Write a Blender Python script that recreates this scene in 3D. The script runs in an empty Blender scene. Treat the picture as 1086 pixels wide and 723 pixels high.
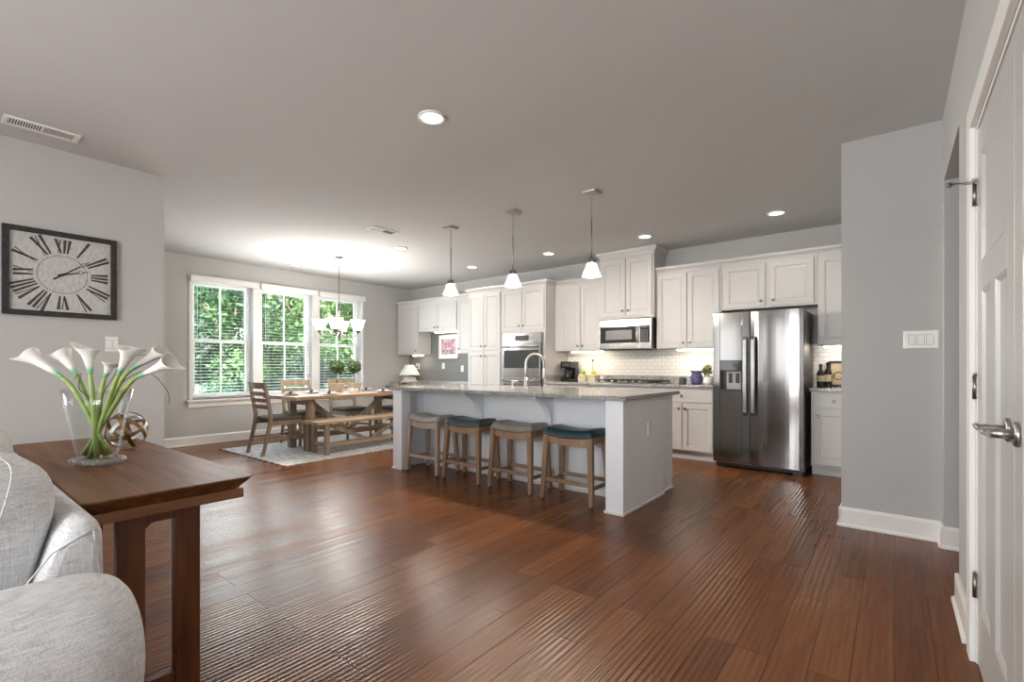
import bpy, math, random
from mathutils import Vector, Matrix
random.seed(7)
SC = bpy.context.scene
COL = SC.collection
PI = math.pi

# ------------------------------------------------------------------ camera, world, light, exposure
cam = bpy.data.cameras.new('camera'); cam_o = bpy.data.objects.new('camera', cam); COL.objects.link(cam_o)
YAW = math.atan(405/508.0)
cam_o.location = (0, 0, 1.14); cam_o.rotation_euler = (PI/2, 0, YAW)
cam.sensor_width = 36.0; cam.lens = 508.0/1086.0*36.0; cam.shift_y = 27.0/1086.0
cam.clip_start = 0.03; cam.clip_end = 300
SC.camera = cam_o
SC.view_settings.view_transform = 'Standard'; SC.view_settings.look = 'None'
SC.view_settings.gamma = 1.0; SC.view_settings.use_curve_mapping = False
SC.view_settings.exposure = 0.19
SC.cycles.max_bounces = 10; SC.cycles.diffuse_bounces = 6; SC.cycles.transparent_max_bounces = 24
SC.cycles.sample_clamp_indirect = 4.0; SC.cycles.caustics_reflective = False; SC.cycles.caustics_refractive = False
SC.cycles.use_denoising = True

P_WIN, P_REAR, P_CAN, P_PEND, P_CHAND, E_STRIP, P_SUN = 11, 152, 9, 48, 92, 24, 24
W = bpy.data.worlds.new('sky'); SC.world = W; W.use_nodes = True
nt = W.node_tree; nt.nodes.clear()
o_ = nt.nodes.new('ShaderNodeOutputWorld'); b_ = nt.nodes.new('ShaderNodeBackground'); s_ = nt.nodes.new('ShaderNodeTexSky')
s_.sky_type = 'NISHITA'; s_.sun_disc = False; s_.sun_elevation = math.radians(52); s_.sun_rotation = math.radians(70)
s_.dust_density = 2.5
b_.inputs[1].default_value = 0.22
nt.links.new(s_.outputs[0], b_.inputs[0]); nt.links.new(b_.outputs[0], o_.inputs[0])

def lamp(name, kind, loc, power, color=(1, 1, 1), rot=None, aim=None, **kw):
    l = bpy.data.lights.new(name, kind); l.energy = power; l.color = color
    for k, v in kw.items(): setattr(l, k, v)
    o = bpy.data.objects.new(name, l); COL.objects.link(o); o.location = loc
    if rot: o.rotation_euler = rot
    if aim is not None:
        o.rotation_euler = Vector(aim).to_track_quat('-Z', 'Y').to_euler()
    return o
lamp('sun', 'SUN', (5, -5, 20), P_SUN, (1, .96, .88), aim=(-.62, .25, -.78), angle=.02)
WIN = [(2.53, 3.37), (3.50, 4.36), (4.49, 5.34)]
for a, b in WIN:      # daylight arriving at the dining windows
    lamp('window_daylight', 'AREA', (-7.78, (a+b)/2, 1.55), P_WIN, (.93, .97, 1), aim=(1, 0, .05), shape='RECTANGLE', size=b-a, size_y=1.7, spread=math.radians(135))
    lamp('window_daylight', 'AREA', (-8.35, (a+b)/2, 1.65), 26, (.93, .97, 1), aim=(1, 0, -.1), shape='RECTANGLE', size=b-a+.3, size_y=1.9)
# daylight at the two living room windows behind the camera
lamp('window_daylight', 'AREA', (-.70, -3.55, 1.45), P_REAR, (.97, .985, 1), aim=(0, 1, -.1), shape='RECTANGLE', size=1.7, size_y=1.8)
for x in (-3.80, -2.28): lamp('window_daylight', 'AREA', (x, -3.55, 1.45), P_REAR*.07, (.97, .985, 1), aim=(0, 1, -.1), shape='RECTANGLE', size=.5, size_y=1.8)
lamp('window_daylight', 'AREA', (-4.77, -2.2, 1.45), P_REAR*.42, (.97, .985, 1), aim=(1, 0, -.1), shape='RECTANGLE', size=1.7, size_y=1.8)

# ------------------------------------------------------------------ materials
MATS = {}
def new_mat(name):
    m = bpy.data.materials.new(name); m.use_nodes = True
    MATS[name] = m
    n = m.node_tree; p = n.nodes['Principled BSDF']
    return m, n, p
def node(n, t, **kw):
    x = n.nodes.new(t)
    for k, v in kw.items():
        if hasattr(x, k): setattr(x, k, v)
        else: x.inputs[k].default_value = v
    return x
def coords(n, scale=(1, 1, 1), rot=(0, 0, 0), kind='Object'):
    tc = n.nodes.new('ShaderNodeTexCoord'); mp = n.nodes.new('ShaderNodeMapping')
    mp.inputs['Scale'].default_value = scale; mp.inputs['Rotation'].default_value = rot
    n.links.new(tc.outputs[kind], mp.inputs[0]); return mp.outputs[0]
def ramp(n, fac, stops):
    r = n.nodes.new('ShaderNodeValToRGB'); e = r.color_ramp.elements
    while len(e) < len(stops): e.new(.5)
    for i, (p, c) in enumerate(stops): e[i].position = p; e[i].color = (*c, 1)
    n.links.new(fac, r.inputs[0]); return r.outputs[0]
def bump(n, p, h, strength=.2, dist=.01):
    b = n.nodes.new('ShaderNodeBump'); b.inputs['Strength'].default_value = strength; b.inputs['Distance'].default_value = dist
    n.links.new(h, b.inputs['Height']); n.links.new(b.outputs[0], p.inputs['Normal'])
def mat(name, col, rough=.5, metal=0, vary=.0, scale=6, bmp=0, bscale=150, spec=None, stretch=(1, 1, 1), emit=None, estr=0, coat=0):
    m, n, p = new_mat(name)
    p.inputs['Roughness'].default_value = rough; p.inputs['Metallic'].default_value = metal
    if spec is not None: p.inputs['Specular IOR Level'].default_value = spec
    if coat: p.inputs['Coat Weight'].default_value = coat; p.inputs['Coat Roughness'].default_value = .15
    nz = node(n, 'ShaderNodeTexNoise'); nz.inputs['Scale'].default_value = scale; nz.inputs['Detail'].default_value = 4
    n.links.new(coords(n, stretch), nz.inputs['Vector'])
    lo = tuple(c*(1-vary) for c in col); hi = tuple(min(1, c*(1+vary)) for c in col)
    n.links.new(ramp(n, nz.outputs[0], [(.3, lo), (.7, hi)]), p.inputs['Base Color'])
    if bmp:
        n2 = node(n, 'ShaderNodeTexNoise'); n2.inputs['Scale'].default_value = bscale; n2.inputs['Detail'].default_value = 3
        n.links.new(coords(n, stretch), n2.inputs['Vector']); bump(n, p, n2.outputs[0], bmp, .003)
    if emit: p.inputs['Emission Color'].default_value = (*emit, 1); p.inputs['Emission Strength'].default_value = estr
    return m
def wood(name, c1, c2, axis=0, rough=.4, scale=1.0, coat=0, bmp=.12):
    m, n, p = new_mat(name); p.inputs['Roughness'].default_value = rough
    s = [14*scale]*3; s[axis] = 1.1*scale
    nz = node(n, 'ShaderNodeTexNoise'); nz.inputs['Scale'].default_value = 2.2; nz.inputs['Detail'].default_value = 6; nz.inputs['Distortion'].default_value = .6
    n.links.new(coords(n, s), nz.inputs['Vector'])
    n.links.new(ramp(n, nz.outputs[0], [(.3, c1), (.68, c2)]), p.inputs['Base Color'])
    bump(n, p, nz.outputs[0], bmp, .004)
    if coat: p.inputs['Coat Weight'].default_value = coat; p.inputs['Coat Roughness'].default_value = .12
    return m

PAINT = mat('wall_paint', (.49, .49, .485), .8, bmp=.05, bscale=400, vary=.01, spec=.2)
CEIL = mat('ceiling_paint', (.59, .585, .58), .9, bmp=.04, bscale=300, vary=.01, spec=.1)
ACCENT = mat('accent_paint', (.20, .21, .215), .7, bmp=.05, bscale=400, spec=.2)
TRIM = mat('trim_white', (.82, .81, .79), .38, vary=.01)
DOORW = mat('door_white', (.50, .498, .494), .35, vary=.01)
CAB = mat('cabinet_white', (.58, .57, .56), .38, vary=.012)
CABS = mat('cabinet_side', (.60, .55, .50), .5, vary=.02)
ISL = mat('island_paint', (.86, .895, .93), .42, vary=.012)
BLIND = mat('blind_white', (.86, .86, .85), .5)
CHROME = mat('brushed_nickel', (.46, .44, .42), .3, 1, vary=.06, scale=40)
NICKEL = mat('dark_nickel', (.26, .24, .22), .36, 1, vary=.06, scale=40)
BLACK = mat('black_plastic', (.012, .012, .013), .28, vary=.2)
BLKGL = mat('black_glass', (.02, .022, .024), .06, vary=.05, spec=.6)
OVGL = mat('oven_glass', (.055, .06, .065), .08, vary=.05, spec=.7)
IRON = mat('cast_iron', (.02, .02, .02), .6, vary=.2, bmp=.2)
WHITEP = mat('white_plastic', (.82, .82, .80), .35)
PLATEW = mat('white_ceramic', (.82, .81, .78), .18, vary=.02)
DARKN = mat('dark_napkin', (.05, .045, .05), .9, vary=.3, bmp=.3)
NAPK = mat('white_linen', (.72, .70, .68), .9, vary=.05, bmp=.3)
def steel(name, col, axis=2, rough=.13):
    m, n, p = new_mat(name); p.inputs['Metallic'].default_value = 1
    s = [260]*3; s[axis] = 1.5
    nz = node(n, 'ShaderNodeTexNoise'); nz.inputs['Scale'].default_value = 1; nz.inputs['Detail'].default_value = 2
    n.links.new(coords(n, s), nz.inputs['Vector'])
    n.links.new(ramp(n, nz.outputs[0], [(.3, tuple(c*.93 for c in col)), (.7, col)]), p.inputs['Base Color'])
    w = node(n, 'ShaderNodeTexNoise'); w.inputs['Scale'].default_value = 1; w.inputs['Detail'].default_value = 0
    n.links.new(coords(n, (4.5, 1, .55)), w.inputs['Vector'])
    bump(n, p, w.outputs[0], .14, .02)
    p.inputs['Roughness'].default_value = rough
    return m
STEEL = steel('stainless_steel', (.27, .265, .26), 0)
STEELD = steel('dark_steel_side', (.24, .24, .24), 2, .4)
STEELB = mat('satin_steel', (.46, .455, .45), .22, 1, vary=.05, scale=30)

def granite():
    m, n, p = new_mat('granite'); p.inputs['Roughness'].default_value = .12
    c = coords(n)
    v = node(n, 'ShaderNodeTexVoronoi'); v.inputs['Scale'].default_value = 300; n.links.new(c, v.inputs['Vector'])
    nz = node(n, 'ShaderNodeTexNoise'); nz.inputs['Scale'].default_value = 190; nz.inputs['Detail'].default_value = 5; n.links.new(c, nz.inputs['Vector'])
    sep = n.nodes.new('ShaderNodeSeparateColor'); n.links.new(v.outputs['Color'], sep.inputs[0])
    mx = n.nodes.new('ShaderNodeMix'); mx.inputs['Factor'].default_value = .5
    n.links.new(sep.outputs[0], mx.inputs['A']); n.links.new(nz.outputs[0], mx.inputs['B'])
    n.links.new(ramp(n, mx.outputs['Result'], [(.36, (.008, .008, .009)), (.44, (.07, .067, .066)), (.50, (.20, .19, .182)), (.57, (.66, .645, .63))]), p.inputs['Base Color'])
    return m
GRAN = granite()
def tile():
    m, n, p = new_mat('subway_tile'); p.inputs['Roughness'].default_value = .18
    b = n.nodes.new('ShaderNodeTexBrick')
    b.inputs['Color1'].default_value = (.78, .75, .71, 1); b.inputs['Color2'].default_value = (.82, .79, .75, 1); b.inputs['Mortar'].default_value = (.50, .47, .44, 1)
    b.inputs['Scale'].default_value = 1; b.inputs['Mortar Size'].default_value = .0022; b.inputs['Brick Width'].default_value = .10; b.inputs['Row Height'].default_value = .05
    n.links.new(coords(n, rot=(-PI/2, 0, 0)), b.inputs['Vector'])
    n.links.new(b.outputs['Color'], p.inputs['Base Color'])
    inv = n.nodes.new('ShaderNodeMath'); inv.operation = 'SUBTRACT'; inv.inputs[0].default_value = 1; n.links.new(b.outputs['Fac'], inv.inputs[1])
    bump(n, p, inv.outputs[0], .4, .002)
    return m
TILE = tile()
def floor_mat():
    m, n, p = new_mat('hand_scraped_hardwood')
    tc = n.nodes.new('ShaderNodeTexCoord'); sp = n.nodes.new('ShaderNodeSeparateXYZ'); n.links.new(tc.outputs['Object'], sp.inputs[0])
    cb = n.nodes.new('ShaderNodeCombineXYZ'); n.links.new(sp.outputs['Y'], cb.inputs['X']); n.links.new(sp.outputs['X'], cb.inputs['Y'])
    b = n.nodes.new('ShaderNodeTexBrick'); b.offset = .37; b.offset_frequency = 3
    b.inputs['Color1'].default_value = (0, 0, 0, 1); b.inputs['Color2'].default_value = (1, 1, 1, 1); b.inputs['Mortar'].default_value = (.5, .5, .5, 1)
    b.inputs['Scale'].default_value = 1; b.inputs['Brick Width'].default_value = 1.05; b.inputs['Row Height'].default_value = .127
    b.inputs['Mortar Size'].default_value = .0011; b.inputs['Mortar Smooth'].default_value = .3
    n.links.new(cb.outputs[0], b.inputs['Vector'])
    # grain
    mp = n.nodes.new('ShaderNodeMapping'); mp.inputs['Scale'].default_value = (1.6, 22, 1); n.links.new(cb.outputs[0], mp.inputs[0])
    sc = n.nodes.new('ShaderNodeVectorMath'); sc.operation = 'SCALE'; sc.inputs['Scale'].default_value = 40; n.links.new(b.outputs['Color'], sc.inputs[0])
    ad = n.nodes.new('ShaderNodeVectorMath'); n.links.new(mp.outputs[0], ad.inputs[0]); n.links.new(sc.outputs[0], ad.inputs[1])
    g = node(n, 'ShaderNodeTexNoise'); g.inputs['Scale'].default_value = 1.5; g.inputs['Detail'].default_value = 6; g.inputs['Distortion'].default_value = .8
    n.links.new(ad.outputs[0], g.inputs['Vector'])
    mx = n.nodes.new('ShaderNodeMix'); mx.inputs['Factor'].default_value = .34
    sepc = n.nodes.new('ShaderNodeSeparateColor'); n.links.new(b.outputs['Color'], sepc.inputs[0])
    n.links.new(g.outputs[0], mx.inputs['A']); n.links.new(sepc.outputs[0], mx.inputs['B'])
    col = ramp(n, mx.outputs['Result'], [(.12, (.086, .0275, .0078)), (.5, (.160, .0560, .0168)), (.85, (.240, .092, .031))])
    dk = n.nodes.new('ShaderNodeMix'); dk.data_type = 'RGBA'; n.links.new(b.outputs['Fac'], dk.inputs['Factor']); n.links.new(col, dk.inputs['A']); dk.inputs['B'].default_value = (.02, .008, .004, 1)
    n.links.new(dk.outputs['Result'], p.inputs['Base Color'])
    p.inputs['Roughness'].default_value = .27; p.inputs['Specular IOR Level'].default_value = .2
    # scraped ridges that run along each plank
    wn = node(n, 'ShaderNodeTexNoise'); wn.inputs['Scale'].default_value = 1; wn.inputs['Detail'].default_value = 1
    mp2 = n.nodes.new('ShaderNodeMapping'); mp2.inputs['Scale'].default_value = (1.3, 14, 1); n.links.new(cb.outputs[0], mp2.inputs[0])
    ad2 = n.nodes.new('ShaderNodeVectorMath'); n.links.new(mp2.outputs[0], ad2.inputs[0]); n.links.new(sc.outputs[0], ad2.inputs[1]); n.links.new(ad2.outputs[0], wn.inputs['Vector'])
    a1 = n.nodes.new('ShaderNodeMath'); a1.operation = 'MULTIPLY'; a1.inputs[1].default_value = 2*PI/.0254; n.links.new(sp.outputs['X'], a1.inputs[0])
    a2 = n.nodes.new('ShaderNodeMath'); a2.operation = 'MULTIPLY_ADD'; a2.inputs[1].default_value = 5; n.links.new(wn.outputs[0], a2.inputs[0]); n.links.new(a1.outputs[0], a2.inputs[2])
    a3 = n.nodes.new('ShaderNodeMath'); a3.operation = 'SINE'; n.links.new(a2.outputs[0], a3.inputs[0])
    # planks differ in how deep they are scraped
    st = n.nodes.new('ShaderNodeMapRange'); st.inputs['From Min'].default_value = .1; st.inputs['From Max'].default_value = .9; st.inputs['To Min'].default_value = .6; st.inputs['To Max'].default_value = 1
    n.links.new(sepc.outputs[0], st.inputs['Value'])
    a4 = n.nodes.new('ShaderNodeMath'); a4.operation = 'MULTIPLY'; n.links.new(a3.outputs[0], a4.inputs[0]); n.links.new(st.outputs[0], a4.inputs[1])
    a5 = n.nodes.new('ShaderNodeMath'); a5.operation = 'MULTIPLY_ADD'; a5.inputs[1].default_value = -2.5; n.links.new(b.outputs['Fac'], a5.inputs[0]); n.links.new(a4.outputs[0], a5.inputs[2])
    a6 = n.nodes.new('ShaderNodeMath'); a6.operation = 'MULTIPLY_ADD'; a6.inputs[1].default_value = .6; n.links.new(g.outputs[0], a6.inputs[0]); n.links.new(a5.outputs[0], a6.inputs[2])
    bump(n, p, a6.outputs[0], .42, .0016)
    return m
FLOOR = floor_mat()
CHERRY = wood('cherry_wood', (.095, .035, .0115), (.215, .092, .034), 0, .46, 1, coat=.0, bmp=.04); CHERRY.node_tree.nodes['Principled BSDF'].inputs['Specular IOR Level'].default_value = .25
CHERRYV = wood('cherry_wood_upright', (.085, .027, .009), (.200, .072, .026), 2, .4, 1, coat=0, bmp=.05)
CHERRYL = wood('cherry_wood_light', (.20, .080, .032), (.32, .140, .060), 1, .4, 1, bmp=.05)
OAKX = wood('weathered_oak_y', (.19, .125, .075), (.40, .275, .175), 1, .55)
OAKZ = wood('weathered_oak_z', (.15, .105, .068), (.31, .225, .15), 2, .55)
STW = wood('stool_oak', (.21, .13, .075), (.38, .25, .155), 2, .5)
STWL = wood('stool_oak_pale', (.33, .26, .20), (.52, .43, .35), 2, .55)
def linen():
    m, n, p = new_mat('grey_linen'); p.inputs['Roughness'].default_value = .95; p.inputs['Specular IOR Level'].default_value = .1
    outs = []
    for sc in ((420, 420, 26), (30, 30, 420)):
        nz = node(n, 'ShaderNodeTexNoise'); nz.inputs['Scale'].default_value = 1; nz.inputs['Detail'].default_value = 2
        n.links.new(coords(n, sc), nz.inputs['Vector']); outs.append(nz.outputs[0])
    mx = n.nodes.new('ShaderNodeMix'); mx.inputs['Factor'].default_value = .5; n.links.new(outs[0], mx.inputs['A']); n.links.new(outs[1], mx.inputs['B'])
    n.links.new(ramp(n, mx.outputs['Result'], [(.36, (.44, .44, .45)), (.5, (.60, .60, .605)), (.62, (.70, .70, .70))]), p.inputs['Base Color'])
    bump(n, p, mx.outputs['Result'], .3, .002)
    return m
FABRIC = linen()
SEATF = mat('brown_seat_fabric', (.10, .085, .072), .85, vary=.15, scale=300, bmp=.3, bscale=500, spec=.2)
def leather(name, c): return mat(name, c, .38, vary=.12, scale=9, bmp=.15, bscale=260)
TEAL = leather('teal_leather', (.008, .040, .055)); SLATE = leather('slate_leather', (.050, .075, .082))
TAUPE = leather('taupe_leather', (.25, .225, .185)); PALE = leather('pale_leather', (.42, .385, .335))
FOLI = mat('topiary_leaf', (.045, .085, .022), .55, vary=.4, scale=30)
STEMG = mat('calla_stem', (.26, .36, .08), .4, vary=.2, scale=15)
TWIG = mat('dark_twig', (.05, .03, .02), .7, vary=.2)
POT = mat('stone_pot', (.48, .40, .31), .8, vary=.15, bmp=.3, bscale=80)
BARK = mat('bark', (.12, .09, .065), .9, vary=.3, bmp=.6, bscale=25)
GOLD = mat('antique_brass', (.36, .22, .10), .32, 1, vary=.15, scale=20)
PEWT = mat('pewter_band', (.55, .54, .52), .3, 1, vary=.15, scale=20)
def calla():
    m, n, p = new_mat('calla_white'); p.inputs['Roughness'].default_value = .5
    at = n.nodes.new('ShaderNodeTexCoord'); sp = n.nodes.new('ShaderNodeSeparateXYZ'); n.links.new(at.outputs['UV'], sp.inputs[0])
    n.links.new(ramp(n, sp.outputs['Y'], [(.0, (.22, .42, .12)), (.13, (.12, .42, .28)), (.34, (.78, .77, .72)), (1, (.84, .82, .79))]), p.inputs['Base Color'])
    p.inputs['Subsurface Weight'].default_value = .15; p.inputs['Subsurface Radius'].default_value = (.01, .01, .008)
    return m
CALLA = calla()
def glass(name, tint=(1, 1, 1), ior=1.45, rough=0):
    m, n, p = new_mat(name)
    p.inputs['Base Color'].default_value = (*tint, 1); p.inputs['Transmission Weight'].default_value = 1
    p.inputs['Roughness'].default_value = rough; p.inputs['IOR'].default_value = ior
    return m
VASEF = glass('clear_foot_glass', (.97, .98, .975))
def thin_glass(name):
    m, n, p = new_mat(name); n.nodes.remove(p)
    t = n.nodes.new('ShaderNodeBsdfTransparent'); t.inputs[0].default_value = (.965, .975, .97, 1)
    g = n.nodes.new('ShaderNodeBsdfGlossy'); g.inputs['Roughness'].default_value = .02
    lw = n.nodes.new('ShaderNodeLayerWeight'); pw = n.nodes.new('ShaderNodeMath'); pw.operation = 'POWER'; pw.inputs[1].default_value = 3.5; n.links.new(lw.outputs['Facing'], pw.inputs[0])
    f = n.nodes.new('ShaderNodeMath'); f.operation = 'MULTIPLY_ADD'; f.inputs[1].default_value = .75; f.inputs[2].default_value = .035; n.links.new(pw.outputs[0], f.inputs[0])
    mx = n.nodes.new('ShaderNodeMixShader'); n.links.new(f.outputs[0], mx.inputs[0])
    n.links.new(t.outputs[0], mx.inputs[1]); n.links.new(g.outputs[0], mx.inputs[2])
    n.links.new(mx.outputs[0], n.nodes['Material Output'].inputs[0]); return m
VASEG = thin_glass('clear_vase_glass')
def pane():
    m, n, p = new_mat('window_pane_glass'); n.nodes.remove(p)
    t = n.nodes.new('ShaderNodeBsdfTransparent'); t.inputs[0].default_value = (.93, .96, .96, 1)
    g = n.nodes.new('ShaderNodeBsdfGlossy'); g.inputs['Roughness'].default_value = .02
    mx = n.nodes.new('ShaderNodeMixShader'); mx.inputs[0].default_value = .01
    n.links.new(t.outputs[0], mx.inputs[1]); n.links.new(g.outputs[0], mx.inputs[2])
    n.links.new(mx.outputs[0], n.nodes['Material Output'].inputs[0]); return m
PANE = pane()
def glow(name, col, s):
    return mat(name, (.85, .84, .8), .4, emit=col, estr=s)
def frosted(name, col, e):
    m = glow(name, col, e); n = m.node_tree; p = n.nodes['Principled BSDF']
    tr = n.nodes.new('ShaderNodeBsdfTranslucent'); tr.inputs[0].default_value = (.95, .93, .88, 1)
    mx = n.nodes.new('ShaderNodeMixShader'); mx.inputs[0].default_value = .65
    n.links.new(p.outputs[0], mx.inputs[1]); n.links.new(tr.outputs[0], mx.inputs[2]); n.links.new(mx.outputs[0], n.nodes['Material Output'].inputs[0])
    return m
SHADE = frosted('lit_frosted_glass', (1, .87, .70), .8)
SHADEC = frosted('lit_frosted_bowl', (1, .90, .76), 1.6)
CANL = glow('lit_downlight', (1, .93, .82), 9)
STRIP = glow('lit_strip', (1, .86, .68), E_STRIP)
def rug_mat():
    m, n, p = new_mat('woven_rug'); p.inputs['Roughness'].default_value = .95
    nz = node(n, 'ShaderNodeTexNoise'); nz.inputs['Scale'].default_value = 1; nz.inputs['Detail'].default_value = 5
    n.links.new(coords(n, (5, 38, 1)), nz.inputs['Vector'])
    n.links.new(ramp(n, nz.outputs[0], [(.36, (.33, .36, .40)), (.5, (.60, .61, .62)), (.62, (.74, .73, .71))]), p.inputs['Base Color'])
    n2 = node(n, 'ShaderNodeTexNoise'); n2.inputs['Scale'].default_value = 120; n.links.new(coords(n), n2.inputs['Vector']); bump(n, p, n2.outputs[0], .5, .004)
    return m
RUG = rug_mat()
def face_mat():
    m, n, p = new_mat('weathered_clock_face'); p.inputs['Roughness'].default_value = .8
    nz = node(n, 'ShaderNodeTexNoise'); nz.inputs['Scale'].default_value = 60; nz.inputs['Detail'].default_value = 6; n.links.new(coords(n, (1, 1, .4)), nz.inputs['Vector'])
    n.links.new(ramp(n, nz.outputs[0], [(.34, (.44, .435, .425)), (.6, (.54, .53, .515))]), p.inputs['Base Color']); return m
FACE = face_mat()
CLKBLK = mat('distressed_black', (.022, .02, .019), .65, vary=.5, scale=40, bmp=.3, bscale=90)
NUM = mat('faded_black_print', (.055, .053, .05), .8, vary=.5, scale=50)
def print_mat():
    m, n, p = new_mat('floral_print'); p.inputs['Roughness'].default_value = .6
    v = node(n, 'ShaderNodeTexVoronoi'); v.inputs['Scale'].default_value = 34; n.links.new(coords(n), v.inputs['Vector'])
    sep = n.nodes.new('ShaderNodeSeparateColor'); n.links.new(v.outputs['Color'], sep.inputs[0])
    n.links.new(ramp(n, sep.outputs[0], [(.1, (.12, .12, .20)), (.3, (.36, .16, .20)), (.5, (.62, .50, .48)), (.7, (.42, .16, .26)), (.85, (.22, .26, .36)), (1, (.70, .62, .58))]), p.inputs['Base Color']); return m
PRINT = print_mat()
MULCH = mat('bank_cover', (.11, .16, .135), .95, vary=.5, scale=3, bmp=.6, bscale=12)
LEAF = []
for i, c in enumerate([(.13, .24, .10), (.085, .19, .10), (.22, .32, .14), (.07, .15, .12)]):
    m, n, p = new_mat('tree_leaf.%d' % i)
    nz = node(n, 'ShaderNodeTexNoise'); nz.inputs['Scale'].default_value = .9; nz.inputs['Detail'].default_value = 3; n.links.new(coords(n), nz.inputs['Vector'])
    n.links.new(ramp(n, nz.outputs[0], [(.32, tuple(q*.55 for q in c)), (.68, tuple(q*1.35 for q in c))]), p.inputs['Base Color'])
    p.inputs['Roughness'].default_value = .5
    tr = n.nodes.new('ShaderNodeBsdfTranslucent'); tr.inputs[0].default_value = (c[0]*1.6, c[1]*1.5, c[2], 1)
    mx = n.nodes.new('ShaderNodeMixShader'); mx.inputs[0].default_value = .35
    n.links.new(p.outputs[0], mx.inputs[1]); n.links.new(tr.outputs[0], mx.inputs[2]); n.links.new(mx.outputs[0], n.nodes['Material Output'].inputs[0])
    LEAF.append(m)

# ------------------------------------------------------------------ geometry helpers
def V(*a): return Vector(a)
def mix(a, b, t): return a + (b-a)*t
class MB:
    def __init__(s): s.v = []; s.f = []; s.mi = []; s.sm = []; s.uv = {}; s.m = 0
    def loft(s, rings, closed=True, caps=(True, True), smooth=False):
        b = len(s.v); n = len(rings[0])
        for r in rings: s.v += [Vector(p) for p in r]
        for i in range(len(rings)-1):
            for j in range(n if closed else n-1):
                k = (j+1) % n
                s.f.append((b+i*n+j, b+i*n+k, b+(i+1)*n+k, b+(i+1)*n+j)); s.mi.append(s.m); s.sm.append(smooth)
        if caps[0]: s.f.append(tuple(b+j for j in reversed(range(n)))); s.mi.append(s.m); s.sm.append(False)
        if caps[1]: q = b+(len(rings)-1)*n; s.f.append(tuple(q+j for j in range(n))); s.mi.append(s.m); s.sm.append(False)
        return s
    def box(s, x0, x1, y0, y1, z0, z1):
        x0, x1 = sorted((x0, x1)); y0, y1 = sorted((y0, y1)); z0, z1 = sorted((z0, z1))
        return s.loft([[(x0, y0, z), (x1, y0, z), (x1, y1, z), (x0, y1, z)] for z in (z0, z1)])
    def bar(s, p0, p1, w, t, ref=(0, 0, 1), w1=None, t1=None):
        p0, p1 = Vector(p0), Vector(p1); d = (p1-p0).normalized(); r = Vector(ref)
        u = d.cross(r)
        if u.length < 1e-5: u = d.cross(Vector((1, 0, 0)))
        u.normalize(); q = u.cross(d).normalized()
        rings = []
        for p, ww, tt in ((p0, w, t), (p1, w1 or w, t1 or t)):
            rings.append([p-u*ww/2-q*tt/2, p+u*ww/2-q*tt/2, p+u*ww/2+q*tt/2, p-u*ww/2+q*tt/2])
        return s.loft(rings)
    def tube(s, pts, r, n=10, caps=True, squash=1.0, closed=False):
        pts = [Vector(p) for p in pts]; N = len(pts)
        rr = r if isinstance(r, (list, tuple)) else [r]*N
        up = None; rings = []
        for i, p in enumerate(pts):
            if closed: d = (pts[(i+1) % N]-pts[i-1])
            else: d = (pts[min(i+1, N-1)]-pts[max(i-1, 0)])
            d.normalize()
            if up is None:
                up = d.cross(Vector((0, 0, 1)))
                if up.length < .1: up = d.cross(Vector((1, 0, 0)))
            up = (up-d*up.dot(d)).normalized(); q = d.cross(up)
            rings.append([p+up*math.cos(2*PI*j/n)*rr[i]+q*math.sin(2*PI*j/n)*rr[i]*squash for j in range(n)])
        if closed: rings.append(rings[0])
        return s.loft(rings, caps=(caps and not closed, caps and not closed), smooth=True)
    def lathe(s, prof, c=(0, 0, 0), n=24, sx=1, sy=1, caps=(True, True)):
        c = Vector(c)
        return s.loft([[c+Vector((r*math.cos(2*PI*j/n)*sx, r*math.sin(2*PI*j/n)*sy, z)) for j in range(n)] for r, z in prof], smooth=True, caps=caps)
    def cyl(s, p0, p1, r, n=16, r1=None):
        return s.tube([p0, p1], [r, r1 if r1 is not None else r], n)
    def sell(s, c, size, e1=.5, e2=.5, R=None, nu=28, nv=14, pinch=0):
        c = Vector(c); f = lambda x, e: math.copysign(abs(x)**e, x)
        rings = []
        for i in range(nv+1):
            ph = -PI/2+PI*i/nv
            ph = max(-PI/2+.02, min(PI/2-.02, ph))
            ring = []
            for j in range(nu):
                th = 2*PI*j/nu
                p = Vector((size[0]*f(math.cos(ph), e1)*f(math.cos(th), e2), size[1]*f(math.cos(ph), e1)*f(math.sin(th), e2), size[2]*f(math.sin(ph), e1)))
                if R: p = R @ p
                ring.append(c+p)
            rings.append(ring)
        return s.loft(rings, smooth=True)
    def panel(s, o, u, v, n, w, h, rings, thick):
        """door slab with nested rectangular profile. rings: (inset, depth below front)"""
        o, u, v, n = map(Vector, (o, u, v, n)); L = []
        for ins, dep in [(0, thick)]+list(rings):
            L.append([o+u*ins+v*ins-n*dep, o+u*(w-ins)+v*ins-n*dep, o+u*(w-ins)+v*(h-ins)-n*dep, o+u*ins+v*(h-ins)-n*dep])
        if u.cross(v).dot(n) < 0: L = [list(reversed(r)) for r in L]
        return s.loft(L)
    def prism(s, poly, axis, a, b):
        """extrude 2D poly along an axis (0:x poly=(y,z); 1:y poly=(x,z); 2:z poly=(x,y))"""
        def P(p, t): return {0: (t, p[0], p[1]), 1: (p[0], t, p[1]), 2: (p[0], p[1], t)}[axis]
        return s.loft([[P(p, a) for p in poly], [P(p, b) for p in poly]])
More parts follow.
